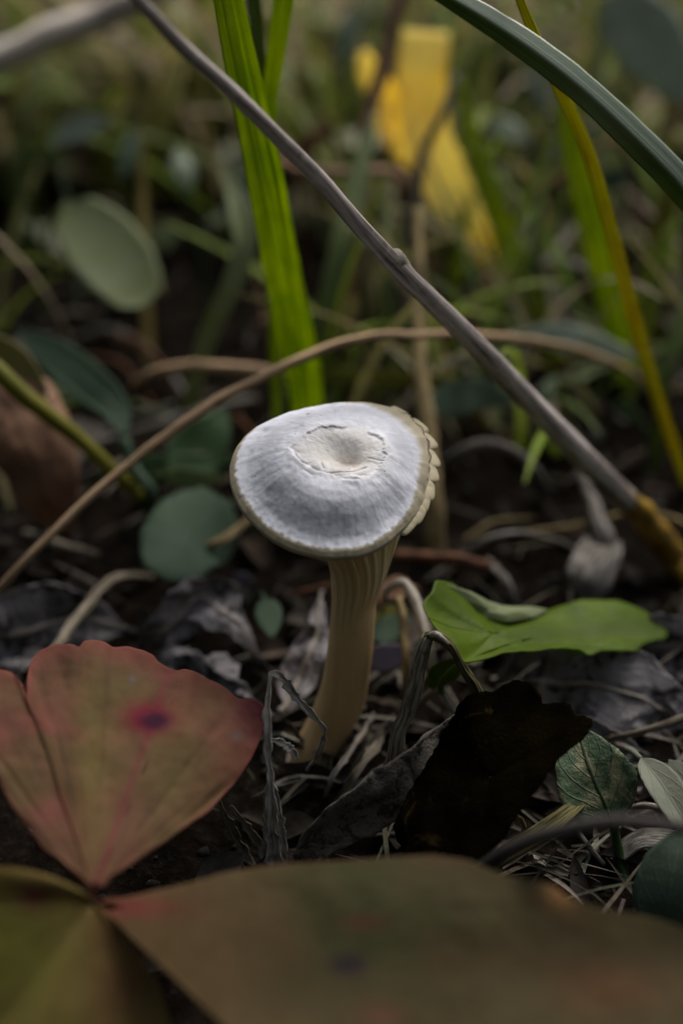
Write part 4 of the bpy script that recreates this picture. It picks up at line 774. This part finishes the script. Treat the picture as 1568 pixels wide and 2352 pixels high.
# split dry straw bundle in front of the stalk
t = thing('split_straw', 'frayed grey dry straw standing left of the stalk with a bent strand', 'straw', (625, 2010, 'g'))
for P, Wd in (([(628, 2040, 'g'), (628, 1940, 25.2), (622, 1850, 24.9), (618, 1760, 24.7), (612, 1660, 24.6), (615, 1600, 24.6), (622, 1545, 24.6)], [26, 30, 22, 14, 16, 14, 8]),
              ([(612, 2040, 'g'), (612, 1930, 25.4), (614, 1840, 25.1), (620, 1790, 24.8)], [14, 18, 14, 6]),
              ([(652, 2040, 'g'), (648, 1930, 25.3), (636, 1840, 25.0), (622, 1785, 24.8)], [12, 18, 16, 6]),
              ([(618, 1548, 24.6), (640, 1550, 24.6), (680, 1600, 24.9), (712, 1640, 25.2), (745, 1675, 25.4), (735, 1720, 25.7), (705, 1770, 26.2)], [8, 18, 18, 14, 8, 11, 6]),
              ([(620, 1700, 24.7), (648, 1708, 24.8), (668, 1725, 24.8), (684, 1745, 24.9)], [6, 16, 18, 8])):
    g = ribbon_grid(P, Wd, n=50, nv=7, cup=0.5, crumple=0.10, freq=3.5, seed=len(P), rag=0.4); V, F, uv = solid(g, 0.02); mk('strand', V, F, M['strand'], t, uv)
t = thing('split_straw', 'dark frayed straw tuft under the toothed reddish leaflet', 'straw', (560, 2020, 'g'))
for P, Wd in (([(600, 2050, 'g'), (560, 1960, 25.8), (520, 1880, 25.3), (495, 1820, 25.0)], [16, 22, 18, 8]), ([(620, 2050, 'g'), (600, 1950, 25.6), (560, 1890, 25.4), (530, 1850, 25.2)], [14, 20, 16, 6])):
    g = ribbon_grid(P, Wd, n=30, nv=7, cup=0.4, crumple=0.08, freq=3.0, seed=3, rag=0.4); V, F, uv = solid(g, 0.025); mk('strand', V, F, M['straw_dark'], t, uv)
# blades of dry grass fanned at the stalk foot
for i, (P, Wd, m, lb) in enumerate((
    ([(770, 1850, 'g'), (810, 1790, 'g', 0.7), (850, 1730, 'g', 0.9), (880, 1680, 'g', 0.2)], [14, 30, 26, 10], 'straw', 'wide dry blade fanned out right of the stalk foot'),
    ([(750, 1880, 'g'), (800, 1830, 'g', 0.4), (860, 1780, 'g', 0.5), (930, 1740, 'g', 0.1)], [12, 20, 18, 10], 'straw_grey', 'grey dry blade lying between the stalk foot and the dark broken stalk'),
    ([(690, 1900, 'g'), (760, 1880, 'g', 0.3), (860, 1840, 'g', 0.4), (960, 1790, 'g', 0.2)], [10, 14, 14, 10], 'straw_olive', 'olive dry blade crossing the foot of the dark broken stalk'),
    ([(745, 1840, 'g'), (765, 1780, 'g', 0.6), (800, 1730, 'g', 0.7), (860, 1640, 'g', 0.2)], [8, 14, 14, 8], 'straw_pale', 'pale thin blade leaning past the stalk foot'),
    ([(830, 1600, 'g', 0.4), (880, 1610, 'g', 0.7), (960, 1625, 'g', 0.3)], [9, 10, 8], 'straw', 'short level straw right behind the stalk foot'),
    ([(1240, 1990, 'g', 0.2), (1280, 2000, 'g', 0.4), (1330, 2015, 'g', 0.1)], [10, 16, 8], 'straw', 'short straw scrap in the dark behind the olive leaflet'),
    ([(1220, 1960, 'g', 0.1), (1250, 1985, 'g', 0.3), (1275, 1998, 'g', 0.1)], [6, 14, 6], 'straw_pale', 'pale straw chip beside the short straw scrap'),
    ([(1205, 1900, 'g', 0.3), (1190, 1880, 'g', 0.5), (1172, 1870, 'g', 0.5)], [6, 12, 8], 'tan_stem', 'tan husk lying against the broad olive straw'),
    ([(970, 1700, 'g', 0.1), (1000, 1690, 'g', 0.5), (1030, 1660, 'g', 0.3)], [8, 18, 8], 'straw_grey', 'grey curl of straw right of the dark broken stalk'))):
    ribbon('straw', P, Wd, M[m], None, lb, 'straw', 'dry straws on the ground', n=26, nv=7, cup=0.4, crumple=0.08, freq=2.5, rag=0.35, seed=i + 50, roll=rng.uniform(-30, 30))

# ------------------------------------------------------------------ background right
leaf('grey_green_leaf', 'long pale grey green leaf lying level behind the twig', 'leaf', [(1180, 770, 38.5), (1270, 772, 38), (1370, 795, 37.5), (1470, 822, 37)], 72, M['teal_light'], 'lance', stem=[(1150, 780, 38.8), (1120, 850, 'g')], stem_px=7, roll=15, rib=False)
leaf('grey_green_leaf', 'grey green leaf in the gap between the cap and the twig', 'leaf', [(985, 945, 36.6), (1050, 915, 36.8), (1110, 905, 37), (1180, 930, 37)], 86, M['teal'], 'ovate', stem=[(975, 950, 36.8), (960, 1010, 'g')], stem_px=5, roll=10, rib=False)
tube('fallen_twig', [(1020, 1090, 'g'), (1050, 1040, 34.6), (1110, 1018, 34.4), (1170, 1030, 34.4), (1220, 1070, 34.6), (1260, 1130, 'g')], [9, 12, 13, 12, 11, 9], M['straw_grey'], None, 'small grey straw arch between the cap and the twig', 'straw', n=30)
tube('fallen_twig', [(905, 1275, 32.8), (1000, 1280, 32.6), (1080, 1292, 32.4), (1140, 1305, 'g', 0.1)], [15, 17, 16, 12], M['rust'], None, 'rusty brown stick lying just right of the gills', 'stick', n=24, bump=0.1)
tube('fallen_twig', [(1120, 1290, 'g', 0.3), (1160, 1340, 'g', 0.8), (1185, 1390, 'g', 0.3)], [9, 12, 10], M['straw_grey'], None, 'grey stick end behind the notched green leaf', 'stick', n=16, bump=0.1)
tube('fallen_twig', [(1335, 1080, 36), (1355, 1150, 35), (1385, 1230, 34.4), (1400, 1300, 'g')], [11, 15, 22, 26], M['straw_grey'], None, 'grey stub leaning against the twig near its ochre foot', 'stick', n=24, bump=0.1)
ribbon('bark_flake', [(1330, 1385, 'g', 0.2), (1350, 1330, 'g', 0.9), (1370, 1280, 'g', 1.0), (1385, 1240, 'g', 0.4)], [70, 110, 110, 80], M['straw_grey'], None, 'pale grey flake of bark under the leaning stub', 'bark', n=20, nv=9, cup=0.15, thick=0.05, roll=10, crumple=0.1, freq=1.0)
ribbon('bark_flake', [(1180, 980, 'g', 0.3), (1230, 950, 'g', 0.9), (1275, 925, 'g', 0.4)], [40, 60, 40], M['straw_pale'], None, 'tan flake of bark right of the twig', 'bark', n=14, nv=7, thick=0.05)
leaf('dead_leaf', 'curled tan dead leaf at the lower tip of the yellow leaf', 'leaf', [(1080, 760, 43.5), (1130, 700, 43.3), (1180, 640, 43.3), (1150, 600, 44)], 110, M['brown_leaf'], 'ovate', stem=[(1070, 780, 43), (1060, 820, 'g')], stem_px=6, cup=-0.4, crumple=0.3, rib=False)
tube('fallen_twig', [(1230, 700, 'g'), (1200, 630, 43), (1290, 605, 42.6), (1370, 640, 42.2), (1430, 700, 'g')], [10, 12, 13, 12, 10], M['straw_grey'], None, 'grey straw arch crossing the bright green blade', 'straw', n=30)
tube('fallen_twig', [(-300, 760, 'g'), (-140, 195, 46), (0, 132, 45.6), (150, 70, 45.2), (300, 10, 45), (420, -60, 45), (560, -190, 45)], [26, 32, 35, 35, 34, 30, 26], dry_mat('bleached thick stem', (0.80, 0.72, 0.66), (0.70, 0.62, 0.55), streak=3, spots=0.8), None, 'thick pale stem far behind, slanting up at the left', 'stem', n=40, wob=0.1)
leaf('pale_leaf', 'large pale grey green leaf far behind the folded grass leaf', 'leaf', [(1390, -10, 47), (1460, 60, 46.6), (1530, 150, 46.2), (1610, 250, 46)], 170, M['teal_light'], 'ovate', stem=[(1380, 40, 47.4), (1360, 640, 'g')], stem_px=8, rib=False)

# ------------------------------------------------------------------ single blurred leaves and blades further back
fl = 'blurred leaves in the far grass'
for (x, y, ln, wd, an, d, m, lb) in ((190, 300, 150, 80, 20, 50, 'teal_light', 'pale grey green leaf far behind, above the pale oval leaf'), (300, 350, 120, 70, 70, 50, 'teal', 'dark grey green leaf beside the far pale leaf'), (420, 390, 110, 90, 100, 48, 'deep', 'deep green leaf behind the long twig'),
        (270, 260, 120, 60, 60, 54, 'grass_olive', 'olive leaf far behind the long twig'), (560, 430, 110, 60, 40, 46, 'teal', 'grey green leaf just behind the broad green blade'), (100, 360, 140, 60, -10, 48, 'grass_dull', 'dull green leaf far behind at the left'),
        (1150, 300, 130, 80, 160, 56, 'teal_light', 'pale leaf far behind, right of the yellow leaf'), (1300, 330, 120, 70, 30, 54, 'teal', 'grey green leaf beneath the folded grass leaf'), (1240, 200, 140, 80, 120, 60, 'teal_light', 'pale grey leaf far behind the folded grass leaf fold'),
        (1400, 420, 130, 70, 10, 50, 'teal', 'dark leaf behind the thin yellowed blade'), (1230, 540, 120, 60, 100, 46, 'grass_dull', 'dull green leaf behind the straw arch'), (700, 200, 130, 70, 120, 60, 'grass_olive', 'olive leaf far behind between the blades and the yellow leaf'),
        (720, 330, 120, 60, 30, 52, 'rust', 'rusty leaf far behind between the blades and the yellow leaf'), (1130, 120, 150, 80, 30, 66, 'grass_dull', 'dull green leaf behind the top of the folded grass leaf'), (60, 180, 150, 70, 70, 64, 'grass_olive', 'olive leaf below the thick pale stem'),
        (420, 60, 150, 70, 100, 68, 'grass_olive', 'olive leaf far behind where the twig leaves the picture'), (800, 80, 150, 80, 80, 66, 'teal', 'grey green leaf far behind, left of the yellow leaf'), (1480, 300, 150, 90, 60, 56, 'grass_olive', 'olive leaf under the right end of the folded grass leaf'),
        (640, 720, 90, 40, 20, 41, 'brown_leaf', 'small brown leaf on dark soil beside the broad blade'), (300, 790, 100, 40, 160, 41, 'brown_leaf', 'brown leaf scrap on dark soil under the pale oval leaf'), (1350, 860, 120, 50, 20, 38.5, 'grass_dull', 'dull green leaf below the long pale grey green leaf'), (1440, 950, 100, 50, 140, 36.5, 'deep', 'deep green leaf near the ochre twig foot'), (1260, 900, 90, 50, 60, 38, 'deep', 'deep green leaf hugging the twig')):
    ca, sa = math.cos(math.radians(an)), -math.sin(math.radians(an)); h = ln / 2; d = min(d, 40 + (d - 40) * 0.38)
    b0 = (x - ca * h, y - sa * h, d); g0 = ground(x - ca * h * 1.1, y - sa * h * 1.1 + 60, -0.1)
    if (b0[1] + 0 > 0) and depth(g0) > d + 14: g0 = A((*at(*b0)[:2], float(gh(*at(*b0)[:2])) - 0.1))
    bl = at(*b0); g0 = A((bl[0] + 0.3, bl[1] + 0.4, float(gh(bl[0], bl[1])) - 0.1))
    leaf('far_leaf', lb, 'leaf', [b0, (x, y - 8, d + 0.3), (x + ca * h, y + sa * h, d + 0.8)], wd * 0.7, M[m], 'lance', stem=[(bl * 0.5 + g0 * 0.5) + A((0.2, 0.1, 0)), g0], stem_px=5, group=fl, rib=False, roll=rng.uniform(-25, 25), cup=rng.uniform(-.2, .3), n=20, nv=9)

LB = {}
def LAY(m_, near_, ln, hh):
    for w_ in ((' long' if ln > 4.2 else ' short') + ' straw ' + ('arched over soil ' if hh > 0.75 else 'lying flat on soil '), ' bent straw on soil ', ' straw on dark soil '):
        if (m_, near_, w_) not in LB: break
    LB[(m_, near_, w_)] = 1; return w_
for i in range(34):
    x, y = rng.uniform(-11, 13), rng.uniform(4, 30); an = rng.uniform(0, math.pi); ln = rng.uniform(2.0, 6.5); hh = rng.uniform(0.2, 1.3)
    P = [A((x + ln * q * math.cos(an) + rng.uniform(-.3, .3), y + ln * q * math.sin(an), 0)) for q in (-0.5, -0.15, 0.2, 0.5)]
    for p_, z_ in zip(P, (0.0, hh, hh * rng.uniform(0.5, 1.0), 0.0)): p_[2] = float(gh(p_[0], p_[1])) + z_ - 0.05
    pd = P[1] - C0; qx, qy = 784 + FPX * (pd @ RT) / (pd @ FW), 1176 - FPX * (pd @ UP) / (pd @ FW)
    near_ = min(((240, 640, 'below the pale oval leaf'), (80, 1050, 'by the curled brown leaf'), (420, 1200, 'near the round grey green leaf'), (700, 950, 'at the foot of the broad green blade'), (1100, 1050, 'under the twig, right of the cap'), (1480, 1180, 'by the ochre foot of the twig'), (1250, 1300, 'behind the notched green leaf'),
                 (1330, 800, 'below the long pale grey green leaf'), (1080, 720, 'under the tip of the yellow leaf'), (480, 780, 'beside the bent pale green blade'), (250, 1000, 'under the narrow grey green leaf'), (620, 1300, 'behind the mushroom stalk')), key=lambda k: (k[0] - qx) ** 2 + (k[1] - qy) ** 2)[2]
    tube('dry_straw', P, [rng.uniform(4, 10), rng.uniform(5, 11), rng.uniform(4, 8)], M[(mm := rng.choice(['straw_grey', 'straw', 'tan_stem', 'straw_olive', 'rust', 'straw_dark']))], None, {'straw_grey': 'weathered grey', 'straw': 'pale tan', 'tan_stem': 'yellowish tan', 'straw_olive': 'olive', 'rust': 'rusty brown', 'straw_dark': 'dull brown'}[mm] + LAY(mm, near_, ln, hh) + near_, 'straw', 'straws on the soil behind the mushroom', n=20, sides=8, bump=0.12, seed=i)
for i, (P, Wd, m, lb) in enumerate((
    ([(1130, 1000, 'g'), (1180, 760, 41), (1230, 560, 41), (1240, 380, 41.5)], [20, 30, 30, 6], 'grass_dull', 'thin dull green blade rising beside the twig'),
    ([(1300, 1010, 'g'), (1270, 860, 39), (1200, 700, 39), (1110, 600, 40)], [20, 28, 26, 6], 'grass_olive', 'olive blade bent left across the twig'),
    ([(900, 960, 'g'), (900, 760, 41), (880, 600, 41), (900, 430, 42)], [16, 24, 24, 6], 'grass_dull', 'thin green blade between the broad blade and the twig'),
    ([(1050, 900, 'g'), (1040, 700, 44), (1060, 520, 44), (1100, 380, 44)], [16, 26, 24, 6], 'grass', 'fresh green blade in front of the yellow leaf tip'),
    ([(1500, 1090, 'g'), (1520, 900, 36.5), (1560, 740, 36.5), (1620, 600, 37)], [22, 30, 30, 8], 'grass_dull', 'dull green blade leaning right past the yellowed blade'),
    ([(300, 560, 'g'), (340, 380, 50), (390, 220, 50), (420, 90, 51)], [30, 48, 44, 8], 'grass_olive', 'olive green blade far behind the twig'),
    ([(60, 620, 'g'), (40, 420, 50), (60, 260, 50), (110, 120, 51)], [24, 36, 34, 8], 'grass_dull', 'dull green blade far behind at the left')
    )):
    ribbon('grass_blade', P, Wd, M[m], None, lb, 'grass', 'soft green blades further back', n=30, fold=0.2, roll=rng.uniform(-20, 20))

# ------------------------------------------------------------------ scattered ground cover, litter and added shading leaves
def scatter(n, xy, L, W, az, el, bend, petiole=0.0, z0=None, nu=6, nv=3, cup=0.2, twist=0.3):
    """n leaves or blades as one array: base on the soil, growing along az/el and bending over"""
    u = np.linspace(0, 1, nu); v = np.linspace(-1, 1, nv)
    if petiole: q = np.clip((u - petiole) / (1 - petiole), 0, 1); w_ = np.maximum(np.sin(np.pi * q ** 0.8) ** 0.8, 0.06 * (u < 0.99) + 0.02)
    else: w_ = np.minimum(1, (1 - u) * 2.0 + 0.04) ** 0.7
    e = el[:, None] - bend[:, None] * u ** 1.3
    ds = np.stack([np.cos(e) * np.cos(az)[:, None], np.cos(e) * np.sin(az)[:, None], np.sin(e)], -1)
    X = np.cumsum(ds, 1) * (L / (nu - 1))[:, None, None]; X -= X[:, :1]
    side = np.stack([-np.sin(az), np.cos(az), twist * NR.uniform(-1, 1, n)], -1); side /= np.linalg.norm(side, axis=1, keepdims=True)
    z = gh(xy[:, 0], xy[:, 1]) - 0.08 if z0 is None else z0
    B = np.stack([xy[:, 0], xy[:, 1], z], -1)
    G = B[:, None, None] + X[:, :, None] + side[:, None, None] * (W[:, None] / 2 * w_)[..., None, None] * v[None, None, :, None]
    G[..., 2] += cup * (W[:, None] / 2 * w_)[..., None] * (v ** 2)[None, None]
    F = grid_faces(nu, nv)
    F = (F[None] + (np.arange(n) * nu * nv)[:, None, None]).reshape(-1, 4)
    return G.reshape(-1, 3), F, nu * nv

def pal(n, cols, var=0.25):
    c = A(cols)[NR.randint(0, len(cols), n)]; return c * NR.uniform(1 - var, 1 + var, (n, 1)) * NR.uniform(0.92, 1.08, (n, 3))

def area(n, y0, y1, clear=True, pw=1.0):
    y = y0 + (y1 - y0) * NR.rand(n) ** pw; hw = 20 + 0.40 * np.maximum(y + 22, 0); x = NR.uniform(-1, 1, n) * hw
    return np.stack([x, y], 1)

def stuff(name, parts, mat, label, cat):
    V, F, Cc, o = [], [], [], 0
    for (v, f, k), c in parts: V.append(v); F.append(f + o); Cc.append(np.repeat(c, k, 0)); o += len(v)
    ob = mk(name, np.vstack(V), np.vstack(F), mat, None, None, np.vstack(Cc), base=A((0, 0, 0)))
    return link_props(ob, label, cat, kind='stuff')
U = NR.uniform
GREEN = [(0.23, 0.26, 0.07), (0.16, 0.22, 0.05), (0.31, 0.28, 0.11), (0.24, 0.27, 0.18), (0.34, 0.34, 0.25), (0.17, 0.19, 0.09)]
DRY = [(0.36, 0.27, 0.19), (0.28, 0.21, 0.14), (0.20, 0.16, 0.12), (0.14, 0.09, 0.06), (0.16, 0.145, 0.14)]
n = 3800; xy = area(n, 34, 170, pw=1.2)
L1 = scatter(n, xy, U(4, 11, n), U(1.5, 4.2, n), U(0, 6.28, n), U(0.5, 1.4, n), U(0.6, 2.0, n), petiole=0.45)
n2 = 130; xy2 = area(n2, 14, 36); xy2 = xy2[np.abs(xy2[:, 0] - 4) > 0]
L2 = scatter(n2, xy2, U(2.5, 6, n2), U(0.8, 1.8, n2), U(0, 6.28, n2), U(0.2, 1.0, n2), U(0.3, 1.6, n2), petiole=0.4)
stuff('ground_cover', [(L1, pal(n, GREEN + DRY[:2])), (L2, pal(n2, [(0.05, 0.08, 0.03), (0.08, 0.10, 0.04), (0.07, 0.05, 0.04)]))], M['cover'], 'low blurred mixed green leaves covering the ground behind the grass', 'ground cover')
n = 3600; xy = area(n, 32, 170, pw=1.3)
B1 = scatter(n, xy, U(6, 17, n), U(0.3, 0.85, n), U(0, 6.28, n), U(0.7, 1.5, n), U(0.2, 1.6, n), nu=8, cup=0.5)
n3 = 265; xy3 = np.stack([np.concatenate([U(-1, 17, 240), U(-16, -2, 25)]), U(12, 36, n3)], 1)
B2 = scatter(n3, xy3, U(4, 10, n3), U(0.16, 0.42, n3), U(0, 6.28, n3), U(0.8, 1.5, n3), U(0.1, 1.3, n3), nu=9, cup=0.5)
stuff('meadow_grass', [(B2, pal(n3, [(0.20, 0.30, 0.03), (0.13, 0.20, 0.05), (0.28, 0.24, 0.09), (0.30, 0.25, 0.18), (0.20, 0.26, 0.03)])), (B1, pal(n, [(0.22, 0.30, 0.03), (0.20, 0.25, 0.05), (0.36, 0.31, 0.10), (0.40, 0.32, 0.21)]))], M['cover'], 'blurred distant grass blades of green and tan', 'grass')
# dry litter: chips of straw and leaf on the soil
n = 1500; y = -9 + 49 * NR.rand(n) ** 2.0; xy = np.stack([U(-1, 1, n) * (14 + 0.35 * (y + 22)), y], 1); xy = xy[~((xy[:, 0] < -0.8) & (xy[:, 1] < 1.5) & (NR.rand(n) < 0.85))]; n = len(xy)
S1 = scatter(n, xy, U(0.5, 2.6, n), U(0.035, 0.13, n), U(0, 6.28, n), U(-0.05, 0.35, n), U(-0.2, 0.6, n), nu=5, z0=gh(xy[:, 0], xy[:, 1]) + U(-0.05, 0.22, n), cup=0.6)
n5 = 190; xy5 = np.stack([U(-1.5, 9, n5), U(-4.5, 4, n5)], 1); xy5 = xy5[np.hypot(xy5[:, 0] + 0.4, xy5[:, 1]) > 0.9]; n5 = len(xy5)
S3 = scatter(n5, xy5, U(0.8, 3.2, n5), U(0.03, 0.10, n5), U(0, 6.28, n5), U(0.0, 0.5, n5), U(0.1, 1.0, n5), nu=7, z0=gh(xy5[:, 0], xy5[:, 1]) + U(-0.05, 0.35, n5), cup=0.6)
n2 = 900; y = -9 + 49 * NR.rand(n2) ** 1.5; xy = np.stack([U(-1, 1, n2) * (14 + 0.35 * (y + 22)), y], 1)
S2 = scatter(n2, xy, U(0.4, 1.5, n2), U(0.3, 0.9, n2), U(0, 6.28, n2), U(-0.1, 0.5, n2), U(-0.8, 1.2, n2), nu=6, nv=5, petiole=0.05, z0=gh(xy[:, 0], xy[:, 1]) + U(-0.05, 0.2, n2), cup=0.7)
stuff('dry_litter', [(S3, pal(n5, [(0.14, 0.12, 0.09), (0.08, 0.067, 0.053), (0.045, 0.04, 0.03), (0.18, 0.165, 0.14)], 0.4)), (S1, pal(n, [(0.12, 0.10, 0.075), (0.06, 0.05, 0.04), (0.035, 0.03, 0.025), (0.15, 0.135, 0.115)], 0.4)), (S2, pal(n2, [(0.03, 0.022, 0.016), (0.02, 0.017, 0.014), (0.05, 0.042, 0.037), (0.04, 0.03, 0.02)], 0.4))], M['litter'], 'fine dry litter of straw chips and leaf scraps on the soil', 'litter')
# soil crumbs
ico = A([(0, 0, 1), (0.89, 0, .45), (.28, .85, .45), (-.72, .53, .45), (-.72, -.53, .45), (.28, -.85, .45), (.72, .53, -.45), (-.28, .85, -.45), (-.89, 0, -.45), (-.28, -.85, -.45), (.72, -.53, -.45), (0, 0, -1)])
icf = A([(0, 1, 2), (0, 2, 3), (0, 3, 4), (0, 4, 5), (0, 5, 1), (1, 6, 2), (2, 7, 3), (3, 8, 4), (4, 9, 5), (5, 10, 1), (2, 6, 7), (3, 7, 8), (4, 8, 9), (5, 9, 10), (1, 10, 6), (11, 7, 6), (11, 8, 7), (11, 9, 8), (11, 10, 9), (11, 6, 10)])
n = 3200; y = U(-9, 30, n); xy = np.stack([U(-1, 1, n) * (12 + 0.35 * (y + 22)), y], 1); sz = 0.04 + 0.13 * NR.rand(n) ** 3
V = ico[None] * sz[:, None, None] * U(0.45, 1.4, (n, 12, 1)) * A((1.2, 1, 0.75)) + np.stack([xy[:, 0], xy[:, 1], gh(xy[:, 0], xy[:, 1])], -1)[:, None]
stuff('soil_crumbs', [((V.reshape(-1, 3), (icf[None] + (np.arange(n) * 12)[:, None, None]).reshape(-1, 3), 12), pal(n, [(0.008, 0.006, 0.005), (0.015, 0.012, 0.01), (0.03, 0.026, 0.022)], 0.4))], M['crumb'], 'small dark crumbs of soil between the litter', 'soil')
# unseen leaves added to shade the foreground: low cover near, bushes further back and to the left
n = 1500; a = U(math.radians(150), math.radians(390), n); rd = U(34, 110, n); xy = np.stack([rd * np.cos(a), rd * np.sin(a) - 10], 1)
H1 = scatter(n, xy, U(2.5, 7, n), U(1.2, 3.2, n), U(0, 6.28, n), U(0.5, 1.4, n), U(0.6, 2.0, n), petiole=0.45)
n2 = 7000; a2 = U(math.radians(165), math.radians(345), n2); rd2 = U(75, 150, n2); xy2 = np.stack([rd2 * np.cos(a2), rd2 * np.sin(a2) - 10], 1)
zz = 130 * NR.rand(n2) ** 0.8 * (0.75 + 0.35 * np.sin(a2 * 5))
H2 = scatter(n2, xy2, U(6, 12, n2), U(3.5, 7, n2), U(0, 6.28, n2), U(-0.6, 0.6, n2), U(0.2, 1.2, n2), petiole=0.2, z0=zz)
stuff('added_shade_leaves', [(H1, pal(n, GREEN)), (H2, pal(n2, GREEN[:3]))], M['cover'], 'unseen leaves added round the camera to shade the foreground', 'added_shade_leaves')
